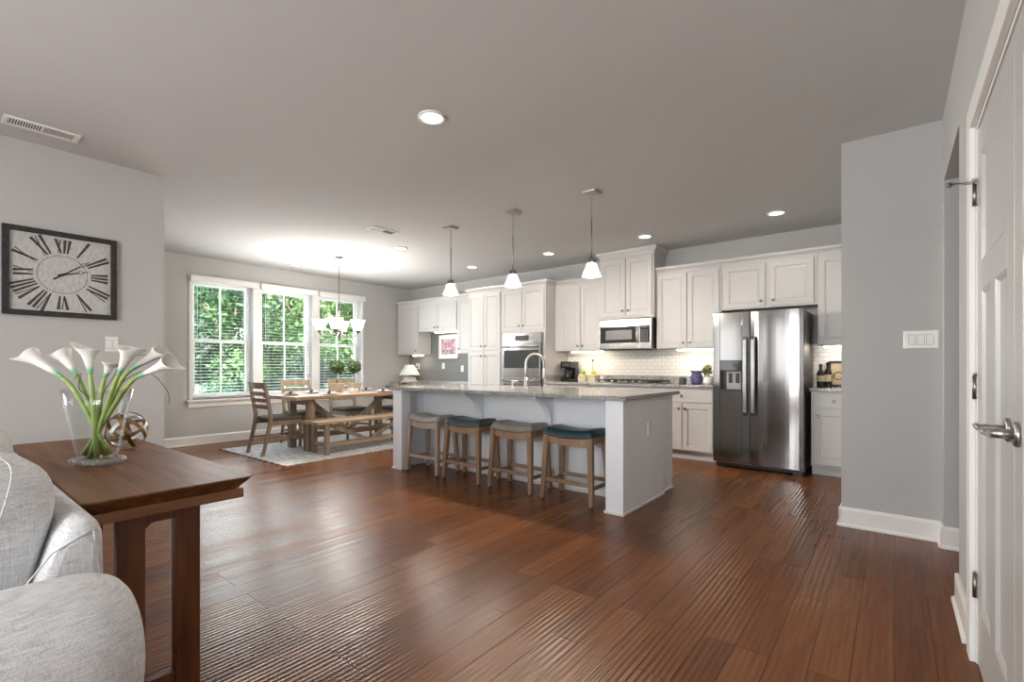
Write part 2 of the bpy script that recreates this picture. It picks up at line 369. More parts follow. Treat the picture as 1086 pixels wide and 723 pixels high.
    def build(s, name, mats, parent=None, world=False, bevel=0, seg=2, smooth_angle=None, sub=0, solid=0, pivot=None):
        me = bpy.data.meshes.new(name)
        off = Vector((0, 0, 0)); loc = Vector((0, 0, 0))
        if parent is not None and world:
            q = parent
            while q: off += Vector(q.location); q = q.parent
        if parent is None and s.v:
            if pivot is not None: off = Vector(pivot)
            else:
                xs = [p.x for p in s.v]; ys = [p.y for p in s.v]; zs = [p.z for p in s.v]
                off = Vector(((min(xs)+max(xs))/2, (min(ys)+max(ys))/2, min(zs)))
            loc = off
        me.from_pydata([tuple(p-off) for p in s.v], [], s.f)
        for m in (mats if isinstance(mats, (list, tuple)) else [mats]): me.materials.append(m)
        me.polygons.foreach_set('material_index', s.mi); me.polygons.foreach_set('use_smooth', s.sm)
        if s.uv:
            uvl = me.uv_layers.new(name='UVMap')
            for l in me.loops: uvl.data[l.index].uv = s.uv.get(l.vertex_index, (0, 0))
        me.update()
        import bmesh
        bm = bmesh.new(); bm.from_mesh(me); bmesh.ops.recalc_face_normals(bm, faces=bm.faces); bm.to_mesh(me); bm.free()
        o = bpy.data.objects.new(name, me); COL.objects.link(o); o.location = loc
        if parent is not None: o.parent = parent
        if solid:
            md = o.modifiers.new('solid', 'SOLIDIFY'); md.thickness = solid; md.offset = 0
        if bevel:
            md = o.modifiers.new('bevel', 'BEVEL'); md.width = bevel; md.segments = seg; md.limit_method = 'ANGLE'; md.angle_limit = math.radians(40)
            md.harden_normals = False
        if sub:
            md = o.modifiers.new('sub', 'SUBSURF'); md.levels = sub; md.render_levels = sub
        return o
def tag(o, label=None, cat=None, group=None, kind=None):
    if label: o['label'] = label
    if cat: o['category'] = cat
    if group: o['group'] = group
    if kind: o['kind'] = kind
    return o
def thing(name, label, cat, loc=(0, 0, 0), rz=0, group=None, kind=None):
    o = bpy.data.objects.new(name, None); COL.objects.link(o); o.location = loc; o.rotation_euler = (0, 0, rz)
    o.empty_display_size = .1
    return tag(o, label, cat, group, kind)
def st(name, mb, mats, parent=None, bevel=0, **kw):
    o = mb.build(name, mats, parent, world=True, bevel=bevel, **kw)
    if parent is None: o['kind'] = 'structure'
    return o
def copy_tree(o, parent=None):
    c = o.copy(); COL.objects.link(c)
    if parent is not None: c.parent = parent
    for ch in [x for x in bpy.data.objects if x.parent == o]: copy_tree(ch, c)
    return c
def dup(o, loc, rz, label, group=None):
    c = copy_tree(o); c.location = loc; c.rotation_euler = (0, 0, rz); c['label'] = label
    if group: c['group'] = group
    return c
def bez(p0, p1, p2, p3, n=12):
    p0, p1, p2, p3 = map(Vector, (p0, p1, p2, p3))
    return [p0*(1-t)**3+p1*3*t*(1-t)**2+p2*3*t*t*(1-t)+p3*t**3 for t in [i/n for i in range(n+1)]]

H = 2.74
# ------------------------------------------------------------------ shell
st('floor', MB().box(-8.13, 1.5, -3.75, 6.7, -.12, 0), FLOOR, pivot=(0, 0, 0))
st('ceiling', MB().box(-8.13, 1.5, -3.75, 6.7, H, H+.25), CEIL)
st('wall_left', MB().box(-4.97, -4.825, -1.35, 1.335, 0, H).box(-4.97, -4.825, -3.6, -3.05, 0, H).box(-4.97, -4.825, -3.05, -1.35, 0, .55).box(-4.97, -4.825, -3.05, -1.35, 2.35, H), PAINT)
st('wall_dining_side', MB().box(-7.93, -4.97, 1.20, 1.335, 0, H), PAINT)
mb = MB(); XW0, XW1, ZB, ZT = -8.13, -7.93, .655, 2.42
ys = [1.20]+[q for ab in WIN for q in ab]+[6.62]
for i in range(0, 8, 2): mb.box(XW0, XW1, ys[i], ys[i+1], 0, H)
for a, b in WIN: mb.box(XW0, XW1, a, b, 0, ZB); mb.box(XW0, XW1, a, b, ZT, H)
st('wall_window_side', mb, PAINT)
mb = MB(); mb.box(-7.93, 1.5, 6.5, 6.62, 0, H)
mb.m = 1; mb.box(-7.93, -5.64, 6.496, 6.5, .75, 1.82)
st('wall_back', mb, [PAINT, ACCENT])
st('wall_pier', MB().box(-.295, 1.5, 4.17, 6.5, 0, H), PAINT)
mb = MB(); mb.box(.247, .37, -3.6, 1.06, 0, H).box(.247, .37, 2.56, 3.16, 0, H).box(.247, .37, 1.06, 2.56, 2.06, H)
mb.box(.247, .37, 3.16, 4.05, 2.31, H).box(.247, 1.5, 4.05, 4.17, 0, H)
st('wall_right', mb, PAINT)
st('wall_hall', MB().box(1.38, 1.5, -3.6, 4.05, 0, H), PAINT)
st('wall_closet', MB().box(.37, 1.38, .9, .98, 0, H).box(.37, 1.38, 3.0, 3.1, 0, H), PAINT)
mb = MB()      # rear wall with a living room window
for a, b in ((-4.97, -4.05), (-3.55, -2.53), (-2.03, -1.55)): mb.box(a, b, -3.75, -3.6, 0, H)
for a, b in ((-4.05, -3.55), (-2.53, -2.03)): mb.box(a, b, -3.75, -3.6, 0, .55).box(a, b, -3.75, -3.6, 2.35, H)
mb.box(.15, 1.5, -3.75, -3.6, 0, H).box(-1.55, .15, -3.75, -3.6, 0, .55).box(-1.55, .15, -3.75, -3.6, 2.35, H)
st('wall_rear', mb, PAINT)
st('wall_backsplash', MB().box(-4.05, -.295, 6.492, 6.5, .90, 1.40), TILE)

def base(name, p0, p1, nrm, h=.135, t=.016):
    """baseboard with a small eased top and a shoe, between two floor points, standing out along nrm"""
    p0, p1, n_ = V(*p0, 0), V(*p1, 0), V(*nrm, 0)
    prof = [(0, 0), (t+.012, 0), (t+.012, .012), (t+.004, .02), (t, .022), (t, h-.02), (t*.6, h-.006), (t*.45, h), (0, h)]
    mb = MB().loft([[p+n_*a+V(0, 0, z) for a, z in prof] for p in (p0, p1)])
    return st(name, mb, TRIM)
base('baseboard_window_side', (-7.93, 1.335), (-7.93, 6.5), (1, 0))
base('baseboard_dining_side', (-7.93, 1.335), (-4.825, 1.335), (0, 1))
base('baseboard_left', (-4.825, -3.6), (-4.825, 1.351), (1, 0))
base('baseboard_pier', (-.311, 4.17), (.247, 4.17), (0, -1))
base('baseboard_pier_side', (-.295, 4.154), (-.295, 5.9), (-1, 0))
base('baseboard_jamb', (.231, 4.05), (1.38, 4.05), (0, -1))
base('baseboard_jamb_stub', (.247, 4.034), (.247, 4.17), (-1, 0))
base('baseboard_right', (.247, 2.70), (.247, 3.176), (-1, 0))
base('baseboard_opening', (.231, 3.16), (.37, 3.16), (0, 1))
base('baseboard_right_near', (.247, -3.6), (.247, .93), (-1, 0))
base('baseboard_rear', (-4.825, -3.6), (.247, -3.6), (0, 1))

# ---- dining windows
for i, (a, b) in enumerate(WIN):
    w = bpy.data.objects.new('window_%d' % (i+1), None); COL.objects.link(w); w.location = (-8.06, (a+b)/2, ZB); w['kind'] = 'structure'
    mb = MB(); f = .035
    for y0, y1, z0, z1 in ((a, a+f, ZB, ZT), (b-f, b, ZB, ZT), (a+f, b-f, ZB, ZB+f), (a+f, b-f, ZT-f, ZT)): mb.box(-8.12, -8.03, y0, y1, z0, z1)
    st('window_frame', mb, TRIM, w, bevel=.003)
    zm = 1.525
    for nm, z0, z1, xo in (('lower_sash', ZB+f, zm+.025, -8.045), ('upper_sash', zm-.025, ZT-f, -8.07)):
        y0, y1, r = a+f, b-f, .032
        mb = MB()
        for q in ((y0, y0+r, z0, z1), (y1-r, y1, z0, z1), (y0+r, y1-r, z0, z0+r+.012), (y0+r, y1-r, z1-r-.012, z1)): mb.box(xo-.018, xo+.018, *q)
        ym = (a+b)/2
        mb.box(xo-.008, xo+.012, ym-.011, ym+.011, z0+r, z1-r)
        sash = st(nm, mb, TRIM, w, bevel=.002)
        st('pane', MB().box(xo-.003, xo+.001, y0+r-.004, y1-r+.004, z0+r, z1-r), PANE, sash)
mb = MB()
for y0, y1, z0, z1 in ((2.485, 2.53, .655, 2.42), (3.37, 3.50, .655, 2.42), (4.36, 4.49, .655, 2.42), (5.34, 5.385, .655, 2.42), (2.47, 5.40, 2.42, 2.47)):
    mb.box(-7.93, -7.912, y0, y1, z0, z1)
st('trim_1', mb, TRIM, bevel=.003)
mb = MB(); mb.box(-7.96, -7.87, 2.45, 5.42, .625, .655)
for a, b in WIN: mb.box(-8.03, -7.96, a, b, .635, .655)
mb.box(-7.93, -7.908, 2.475, 5.395, .545, .625)
st('trim_2', mb, TRIM, bevel=.004)
BL = ['white horizontal slat blind on the dining window farthest from the kitchen wall',
      'white horizontal slat blind on the middle one of the three dining windows',
      'white horizontal slat blind on the dining window behind the chandelier, next to the kitchen wall']
for i, (v0, v1) in enumerate([(2.49, 3.425), (3.475, 4.41), (4.46, 5.385)]):
    a, b = WIN[i]
    t = thing('window_blind', BL[i], 'window blind', (-7.90, (v0+v1)/2, 2.37), group='white blinds on the dining windows')
    mb = MB(); mb.prism([(-7.912, 2.372), (-7.85, 2.372), (-7.85, 2.43), (-7.842, 2.445), (-7.842, 2.462), (-7.912, 2.462)], 1, v0, v1)
    mb.build('valance', BLIND, t, world=True, bevel=.002)
    mb = MB(); z = .74; tl = math.radians(7)
    while z < 2.36:
        dx, dz = .015*math.cos(tl), .015*math.sin(tl)
        mb.bar((-7.972-dx, (a+b)/2, z+dz), (-7.972+dx, (a+b)/2, z-dz), b-a-.012, .0016)
        z += .0475
    mb.build('slats', BLIND, t, world=True)
    MB().box(-7.995, -7.95, a+.006, b-.006, .69, .715).build('bottom_rail', BLIND, t, world=True, bevel=.003)
    mb = MB()
    for y in (a+.13, b-.13):
        for x in (-7.996, -7.948): mb.cyl((x, y, .70), (x, y, 2.4), .0012, 5)
    mb.build('ladder_cords', BLIND, t, world=True)
    MB().cyl((-7.94, a+.07, 2.37), (-7.935, a+.07, 1.45), .004, 6).build('tilt_wand', BLIND, t, world=True)
# living-room windows behind the camera
def back_window(n, o, u, v, hw=.85):
    w = bpy.data.objects.new('window_%d' % n, None); COL.objects.link(w); w.location = o; w['kind'] = 'structure'
    o, u, v = Vector(o), Vector(u), Vector(v); mb = MB()
    k = hw-.05
    for a0, a1, z0, z1 in ((-hw, -k, 0, 1.8), (k, hw, 0, 1.8), (-k, k, 0, .05), (-k, k, 1.75, 1.8), (-.02, .02, .05, 1.75), (-k, k, .87, .92)):
        p = [o+u*a0-v*.02, o+u*a1-v*.02, o+u*a1+v*.02, o+u*a0+v*.02]
        mb.loft([[q+V(0, 0, z) for q in p] for z in (z0, z1)])
    st('window_frame', mb, TRIM, w)
back_window(4, (-.70, -3.68, .55), (1, 0, 0), (0, 1, 0)); back_window(6, (-2.28, -3.68, .55), (1, 0, 0), (0, 1, 0), .25); back_window(7, (-3.80, -3.68, .55), (1, 0, 0), (0, 1, 0), .25); back_window(5, (-4.90, -2.2, .55), (0, 1, 0), (1, 0, 0))

# ---- double closet doors and casing in the right wall
Y0, YM, Y1 = 1.09, 1.825, 2.56
mb = MB()
for y0, y1, z0, z1 in ((Y1-.005, Y1+.085, 0, 2.15), (Y0-.115, Y0-.025, 0, 2.15), (Y0-.025, Y1-.005, 2.06, 2.15)):
    mb.box(.228, .247, y0, y1, z0, z1); 
mb.box(.247, .37, Y1-.015, Y1, 0, 2.06).box(.247, .37, Y0-.03, Y0-.015, 0, 2.06).box(.247, .37, Y0-.015, Y1-.015, 2.045, 2.06)
mb.box(.29, .302, Y0-.015, Y1-.015, 2.03, 2.045)
st('trim_3', mb, TRIM, bevel=.003)
def closet_door(n, ya, yb, hinge_y, sgn):
    w = bpy.data.objects.new('door_%d' % n, None); COL.objects.link(w); w.location = (.25, (ya+yb)/2, 0); w['kind'] = 'structure'
    xf = .250; zt = 2.035; zb = .012; stl = .105; mid = (ya+yb)/2; mu = .10
    mb = MB(); mb.box(xf+.010, xf+.035, ya, yb, zb, zt)
    def piece(y0, y1, z0, z1): mb.box(xf, xf+.010, y0, y1, z0, z1)
    piece(ya, ya+stl, zb, zt); piece(yb-stl, yb, zb, zt)
    for z0, z1 in ((zb, .24), (1.42, 1.53), (zt-.115, zt)): piece(ya+stl, yb-stl, z0, z1)
    piece(mid-mu/2, mid+mu/2, .24, 1.42)
    # sloped sticking around every panel
    for y0, y1, z0, z1 in ((ya+stl, mid-mu/2, .24, 1.42), (mid+mu/2, yb-stl, .24, 1.42), (ya+stl, yb-stl, 1.53, zt-.115)):
        L = [[(xf+d, y0+i, z0+i), (xf+d, y1-i, z0+i), (xf+d, y1-i, z1-i), (xf+d, y0+i, z1-i)] for i, d in ((0, 0), (.006, .003), (.016, .010))]
        mb.loft(L, caps=(False, False))
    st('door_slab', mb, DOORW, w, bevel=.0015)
    for z in (.30, 1.06, 1.80):
        mb = MB(); mb.cyl((.243, hinge_y, z-.045), (.243, hinge_y, z+.045), .0075, 10)
        mb.cyl((.243, hinge_y, z+.045), (.243, hinge_y, z+.054), .005, 8)
        mb.box(.2465, .2495, hinge_y-sgn*.014, hinge_y+sgn*.014, z-.043, z+.043)
        h = st('hinge', mb, NICKEL, w)
    return w
d1 = closet_door(1, YM+.002, Y1-.018, Y1-.016, 1)
d2 = closet_door(2, Y0-.012, YM-.002, Y0-.014, -1)
mb = MB(); mb.cyl((.243, 2.546, 1.845), (.180, 2.60, 1.868), .005, 8); mb.cyl((.180, 2.60, 1.868), (.172, 2.608, 1.871), .010, 10); mb.cyl((.243, 2.546, 1.845), (.243, 2.500, 1.83), .004, 8); mb.box(.235, .25, 2.536, 2.556, 1.85, 1.86)
st('door_stop', mb, NICKEL, d1)
def lever(par, y, dirn):
    mb = MB(); z = .965
    mb.tube([(.250, y, z), (.243, y, z), (.239, y, z)], [.033, .033, .026], 20)
    mb.cyl((.241, y, z), (.196, y, z), .0125, 14)
    pts = [(.198, y-.010*dirn, z), (.192, y+.02*dirn, z+.001), (.192, y+.06*dirn, z+.002), (.194, y+.115*dirn, z-.002)]
    mb.tube(pts, [.013, .012, .0105, .009], 12, squash=.75)
    st('lever_handle', mb, CHROME, par)
lever(d1, YM+.065, 1); lever(d2, YM-.055, 1)

# ------------------------------------------------------------------ ceiling fixtures
def can(x, y, label, power=P_CAN):
    t = thing('recessed_light', label, 'ceiling light', (x, y, H-.012), group='recessed ceiling lights')
    MB().lathe([(.088, .0122), (.088, .004), (.080, .0), (.070, .0), (.066, .010)], n=32, caps=(False, False)).build('trim_ring', WHITEP, t)
    MB().lathe([(.067, .009), (.050, .0085), (.001, .008)], n=28, caps=(False, True)).build('lens', CANL, t)
    lamp('downlight', 'SPOT', (x, y, H-.02), power, (1, .91, .81), rot=(0, 0, 0), spot_size=math.radians(150), spot_blend=.7, shadow_soft_size=.06)
can(-2.318, 2.082, 'round recessed light alone in the ceiling over the open floor before the island')
can(-5.214, 4.126, 'round recessed light between the small ceiling vent and the island pendants')
can(-5.301, 5.627, 'round recessed light in the ceiling in front of the tall pantry cabinet')
can(-3.816, 5.620, 'round recessed light in the ceiling before the wall oven cabinet corner')
can(-2.393, 5.624, 'round recessed light in the ceiling beside the tall microwave cabinet')
can(-2.318, -.60, 'added unseen round recessed light in the ceiling over the sofa, behind the camera')  # fixture added out of view as fill for the sofa and floor
can(-.70, -1.60, 'added unseen round recessed light in the ceiling near the living room window')  # second fill fixture added out of view
can(-.956, 5.615, 'round recessed light in the ceiling above the refrigerator')
def vent(cx, cy, lx, ly, label, n, dark):
    t = thing('ceiling_vent', label, 'air vent', (cx, cy, H-.012))
    mb = MB(); b = .022
    for q in ((-lx/2, lx/2, -ly/2, -ly/2+b), (-lx/2, lx/2, ly/2-b, ly/2), (-lx/2, -lx/2+b, -ly/2+b, ly/2-b), (lx/2-b, lx/2, -ly/2+b, ly/2-b)): mb.box(*q, 0, .011)
    mb.build('frame', WHITEP, t, bevel=.002)
    MB().box(-lx/2+b, lx/2-b, -ly/2+b, ly/2-b, .0095, .0115).build('duct', BLACK, t)
    mb = MB(); L = ly-2*b
    for i in range(n):
        y = -ly/2+b+L*(i+.5)/n
        first = i < n//2
        mb.bar((-lx/2+b, y, .005), (lx/2-b, y, .005), L/n*(.85 if not first else .5), .0012, ref=(0, .75 if first else -.25, .6))
    mb.box(-lx/2+b, lx/2-b, -.006, .006, .002, .009)
    mb.build('louvers', WHITEP, t)
vent(-4.475, .55, .155, .37, 'white slotted air vent in the ceiling above the clock wall', 26, 1)
vent(-4.69, 3.45, .15, .36, 'small white air vent in the ceiling beside the island pendants', 22, 1)
vent(-7.40, 3.85, .14, .30, 'small white air vent in the ceiling near the dining windows', 18, 1)

def chain(mb, x, y, z0, z1, r=.009):
    k = 0; z = z1
    while z > z0:
        a = (k % 2)*PI/2
        mb.tube([(x+math.cos(a)*r*.7*math.cos(q), y+math.sin(a)*r*.7*math.cos(q), z-.018+.018*math.sin(q)) for q in [2*PI*i/10 for i in range(10)]], .0022, 5, closed=True)
        z -= .028; k += 1
def pendant(x, y, label):
    t = thing('pendant_light', label, 'pendant light', (x, y, 1.965), group='island pendant lights')
    zc = H-1.965
    MB().loft([[(-a, -a, z), (a, -a, z), (a, a, z), (-a, a, z)] for a, z in ((.045, zc-.022), (.062, zc-.014), (.066, zc-.001))]).build('canopy', CHROME, t, bevel=.002)
    mb = MB(); chain(mb, 0, 0, zc-.235, zc-.03); mb.build('chain', CHROME, t)
    MB().cyl((0, 0, .165), (0, 0, zc-.235), .0058, 10).build('rod', NICKEL, t)
    MB().loft([[(-a, -a, z), (a, -a, z), (a, a, z), (-a, a, z)] for a, z in ((.026, .118), (.028, .135), (.028, .158), (.014, .172))]).build('socket_cap', NICKEL, t, bevel=.002)
    mb = MB()
    prof = [(.066, 0), (.061, .022), (.049, .06), (.038, .095), (.029, .122)]
    rings = [[(sx*a, sy*a, z) for sx, sy in ((-1, -1), (0, -1.03), (1, -1), (1.03, 0), (1, 1), (0, 1.03), (-1, 1), (-1.03, 0))] for a, z in prof]
    rings = [[(q[0]*.93, q[1]*.93, q[2]+.002) for q in r] for r in reversed(rings[:-1])]+rings
    mb.loft(rings, caps=(False, True)); mb.build('shade', SHADE, t)
    lamp('pendant_bulb', 'POINT', (x, y, 1.955), P_PEND, (1, .88, .74), shadow_soft_size=.03)
    return t
pendant(-3.986, 3.87, 'pendant lamp over the island end nearest the dining table')
pendant(-3.073, 3.87, 'middle pendant lamp of the three over the island')
pendant(-2.167, 3.89, 'pendant lamp over the island end above the teal stool')

BRONZE = mat('dark_bronze', (.10, .085, .072), .5, .6)
def chandelier(x, y):
    t = thing('chandelier', 'four-armed nickel chandelier with upturned white glass bowls over the dining table', 'chandelier', (x, y, 1.57))
    zc = H-1.57
    MB().lathe([(.068, zc-.001), (.066, zc-.012), (.02, zc-.028), (.008, zc-.03)], n=4).build('canopy', BRONZE, t)
    mb = MB(); chain(mb, 0, 0, .47, zc-.03, .011); mb.build('chain', BRONZE, t)
    MB().lathe([(.006, .47), (.012, .455), (.012, .40), (.022, .39), (.022, .375), (.014, .36), (.016, .20), (.028, .13), (.034, .09), (.030, .05), (.012, .025), (.006, 0)], n=16).build('column', BRONZE, t)
    f = YAW
    for k in range(4):
        a = f+math.radians(10)+k*PI/2; d = V(math.cos(a), math.sin(a), 0); R = .265
        arm = MB().tube(bez(d*.02+V(0, 0, .07), d*.12+V(0, 0, -.02), d*.22+V(0, 0, -.01), d*R+V(0, 0, .075), 12), .008, 8).build('arm', BRONZE, t)
        c = d*R
        MB().lathe([(.012, .045), (.014, .065), (.032, .075), (.034, .10), (.030, .105)], c, 16).build('socket_cup', BRONZE, arm)
        mb = MB(); mb.lathe([(.040, .095), (.058, .105), (.078, .160), (.098, .225), (.110, .252), (.107, .253), (.074, .162), (.054, .110), (.03, .10)], c, 28, caps=(False, True)); mb.build('shade', SHADEC, arm)
        lamp('chandelier_bulb', 'POINT', (x+c.x, y+c.y, 1.775), P_CHAND*.05, (1, .96, .90), shadow_soft_size=.04)
    lamp('chandelier_fill', 'POINT', (x, y, 1.77), P_CHAND, (1, .96, .90), shadow_soft_size=.12)  # fill added at the column, where no bulb sits, to brighten the dining walls
chandelier(-6.347, 3.90)

# ------------------------------------------------------------------ kitchen cabinetry
RAISED = [(0, .003), (.003, 0), (.056, 0), (.060, .006), (.066, .0085), (.074, .0085), (.086, .0055)]
RAISED_S = [(0, .003), (.003, 0), (.024, 0), (.028, .004), (.034, .004)]
def knob(mb, x, yf, z):
    mb.tube([(x, yf, z), (x, yf-.012, z), (x, yf-.016, z), (x, yf-.026, z), (x, yf-.029, z)], [.006, .006, .017, .017, .010], 12)
def add_door(root, x0, x1, z0, z1, yf, kx=None, kz=None):
    d = MB().panel((x0, yf, z0), (1, 0, 0), (0, 0, 1), (0, -1, 0), x1-x0, z1-z0, RAISED, .02).build('door', CAB, root, world=True)
    if kx is not None:
        mb = MB(); knob(mb, kx, yf, kz); k = mb.build('knob', NICKEL, d, world=True)
    return d
def add_drawer(root, x0, x1, z0, z1, yf, kxs=()):
    d = MB().panel((x0, yf, z0), (1, 0, 0), (0, 0, 1), (0, -1, 0), x1-x0, z1-z0, RAISED_S, .02).build('drawer', CAB, root, world=True)
    for k in kxs:
        mb = MB(); knob(mb, k, yf, (z0+z1)/2); mb.build('knob', NICKEL, d, world=True)
    return d
def crown(root, x0, x1, yf, yb, z0, z1, left=True, right=True):
    prof = [(0, 0), (.008, 0), (.010, .012), (.022, .030), (.040, .044), (.044, z1-z0-.012), (.044, z1-z0), (0, z1-z0)]
    def ring(e):      # one profile point (out, up) swept round the cabinet top
        o, u = e; xl = x0-(o if left else 0); xr = x1+(o if right else 0)
        return [(xl, yb, z0+u), (xl, yf-o, z0+u), (xr, yf-o, z0+u), (xr, yb, z0+u)]
    MB().loft([ring(e) for e in prof], closed=True).build('crown_moulding', CAB, root, world=True)
def cabinet(name, label, cat, x0, x1, z0, z1, yf, yb=6.49, toe=0, group=None, bodymat=CAB):
    t = thing(name, label, cat, ((x0+x1)/2, (yf+yb)/2, z0), group=group)
    mb = MB(); mb.box(x0, x1, yf+.02, yb, z0+toe, z1)
    body = mb.build('body', bodymat, t, world=True, bevel=.002)
    if toe:
        MB().box(x0, x1, yf+.095, yb, z0, z0+toe).build('toe_kick', CAB, t, world=True)
        MB().box(x0, x1, yf+.083, yf+.095, z0, z0+.05).build('toe_moulding', CAB, t, world=True, bevel=.003)
    return t
U = 1.372; UT = 2.375; CT = 2.44
# desk run
c = cabinet('upper_cabinet', 'white single-door wall cabinet in the corner beside the dining wall, above the desk lamp', 'cabinet', -7.885, -7.252, U, UT, 6.15)
add_door(c, -7.875, -7.262, U+.006, UT-.04, 6.15, -7.30, U+.075); crown(c, -7.885, -7.252, 6.17, 6.49, UT-.01, CT, False, False)
c = cabinet('upper_cabinet', 'short white two-door wall cabinet over the grey desk wall and framed print', 'cabinet', -7.250, -6.182, 1.80, UT, 6.15)
add_door(c, -7.235, -6.722, 1.806, UT-.04, 6.15, -6.765, 1.875); add_door(c, -6.712, -6.195, 1.806, UT-.04, 6.15, -6.668, 1.875); crown(c, -7.250, -6.182, 6.17, 6.49, UT-.01, CT, False, False)
c = cabinet('upper_cabinet', 'white single-door wall cabinet between the framed print and the tall pantry', 'cabinet', -6.180, -5.648, U, UT, 6.15)
add_door(c, -6.168, -5.66, U+.006, UT-.04, 6.15, -6.128, U+.09); crown(c, -6.180, -5.648, 6.17, 6.49, UT-.01, CT, False, False)
# pantry and oven tower
c = cabinet('pantry_cabinet', 'tall white pantry cabinet with four panelled doors beside the wall oven', 'cabinet', -5.645, -4.912, 0, UT, 5.87, toe=.1)
for z0, z1, kz in ((1.405, UT-.04, 1.47), (.115, 1.375, 1.31)):
    add_door(c, -5.630, -5.282, z0, z1, 5.87, -5.322, kz); add_door(c, -5.274, -4.927, z0, z1, 5.87, -5.234, kz)
crown(c, -5.645, -4.912, 5.89, 6.49, UT-.01, CT, True, False)
c = cabinet('oven_cabinet', 'tall white cabinet tower holding the steel wall oven', 'cabinet', -4.910, -4.056, 0, UT, 5.87, toe=.1)
add_door(c, -4.888, -4.492, 1.70, UT-.04, 5.87, -4.53, 1.765); add_door(c, -4.484, -4.076, 1.70, UT-.04, 5.87, -4.446, 1.765)
add_drawer(c, -4.888, -4.076, .115, .40, 5.87, (-4.48,))
crown(c, -4.910, -4.056, 5.89, 6.49, UT-.01, CT, False, True)
# range run uppers
c = cabinet('upper_cabinet', 'white two-door wall cabinet above the coffee maker, between oven tower and microwave', 'cabinet', -4.052, -3.268, U, UT, 6.15)
MB().box(-4.052, -3.955, 6.155, 6.17, U, UT).build('filler_strip', CAB, c, world=True)
add_door(c, -3.952, -3.618, U+.006, UT-.04, 6.15, -3.655, U+.07); add_door(c, -3.610, -3.280, U+.006, UT-.04, 6.15, -3.573, U+.07); crown(c, -4.052, -3.268, 6.17, 6.49, UT-.01, CT, False, False)
c = cabinet('upper_cabinet', 'raised white two-door wall cabinet above the microwave, reaching the ceiling', 'cabinet', -3.262, -2.468, 1.795, 2.66, 6.08)
add_door(c, -3.235, -2.870, 1.83, 2.625, 6.08, -2.905, 1.90); add_door(c, -2.860, -2.495, 1.83, 2.625, 6.08, -2.825, 1.90); crown(c, -3.262, -2.468, 6.10, 6.49, 2.65, 2.735, True, True)
c = cabinet('upper_cabinet', 'white two-door wall cabinet above the purple pitcher, between microwave and refrigerator', 'cabinet', -2.462, -1.648, U, UT, 6.15)
add_door(c, -2.445, -2.062, U+.006, UT-.04, 6.15, -2.10, U+.07); add_door(c, -2.052, -1.670, U+.006, UT-.04, 6.15, -2.014, U+.07); crown(c, -2.462, -1.648, 6.17, 6.49, UT-.01, CT, False, False)
c = cabinet('upper_cabinet', 'short white two-door wall cabinet above the refrigerator', 'cabinet', -1.645, -.652, 1.82, UT, 6.15)
add_door(c, -1.615, -1.165, 1.835, UT-.04, 6.15, -1.205, 1.90); add_door(c, -1.120, -.685, 1.835, UT-.04, 6.15, -1.08, 1.90); crown(c, -1.645, -.652, 6.17, 6.49, UT-.01, CT, False, False)
c = cabinet('upper_cabinet', 'white wall cabinet above the wine bottles, partly behind the grey wall pier', 'cabinet', -.650, -.300, U, UT, 6.15)
add_door(c, -.640, -.31, U+.006, UT-.04, 6.15, -.605, U+.07); crown(c, -.650, -.300, 6.17, 6.49, UT-.01, CT, False, False)
# base run
CTZ, CTB = .915, .880
def basecab(label, x0, x1, doors, drawers):
    c = cabinet('base_cabinet', label, 'cabinet', x0, x1, 0, CTB-.001, 5.88, toe=.105)
    for q in drawers: add_drawer(c, q[0], q[1], .705, .858, 5.88, q[2])
    for a, b, k in doors: add_door(c, a, b, .118, .685, 5.88, k, .625)
    return c
basecab('white base cabinet beside the oven tower, under the coffee maker', -4.054, -3.322, [(-4.035, -3.692, -3.73), (-3.684, -3.34, -3.645)], [(-4.035, -3.34, (-3.69,))])
basecab('white base cabinet under the cooktop', -3.320, -2.402, [(-3.30, -2.866, -2.90), (-2.858, -2.42, -2.82)], [(-3.30, -2.42, ())])
basecab('white base cabinet with a wide drawer beside the refrigerator, partly behind the island', -2.400, -1.652, [(-2.385, -2.030, -2.062), (-2.020, -1.668, -1.988)], [(-2.385, -1.668, (-2.03,))])
basecab('narrow white base cabinet under the wine bottles, beside the grey wall pier', -.680, -.300, [(-.655, -.312, -.62)], [(-.655, -.312, (-.48,))])
def top(name, label, boxes, bev=.005):
    mb = MB()
    for q in boxes: mb.box(*q)
    return tag(mb.build(name, GRAN, bevel=bev), label, 'countertop')
top('kitchen_countertop', 'speckled granite worktop with cooktop and coffee maker along the back wall', [(-4.054, -1.640, 5.855, 6.468, CTB, CTZ), (-4.034, -1.64, 6.468, 6.49, CTB, 1.012), (-4.054, -4.034, 5.90, 6.49, CTB+.001, 1.012)])
top('kitchen_countertop', 'small piece of granite worktop under the wine bottles beside the refrigerator', [(-.692, -.298, 5.855, 6.49, CTB, CTZ)])
# desk
c = thing('built_in_desk', 'low white built-in desk with drawers under the dark grey wall', 'desk', (-6.78, 6.2, 0))
MB().box(-7.925, -7.45, 5.93, 6.49, .1, .719).build('drawer_pedestal', CAB, c, world=True, bevel=.002)
MB().box(-7.925, -7.45, 6.0, 6.49, 0, .1).build('toe_kick', CAB, c, world=True)
MB().box(-5.70, -5.65, 5.93, 6.49, 0, .719).build('end_panel', CAB, c, world=True)
MB().box(-7.45, -5.70, 6.45, 6.49, 0, .719).build('back_panel', CAB, c, world=True)
for z0, z1 in ((.12, .33), (.34, .53), (.54, .71)): add_drawer(c, -7.915, -7.46, z0, z1, 5.91, (-7.69,))
top('desk_countertop', 'low granite desk top with the small lamp on it, under the dark grey wall', [(-7.928, -5.650, 5.89, 6.472, .72, .755), (-7.928, -5.650, 6.472, 6.495, .72, .855)])

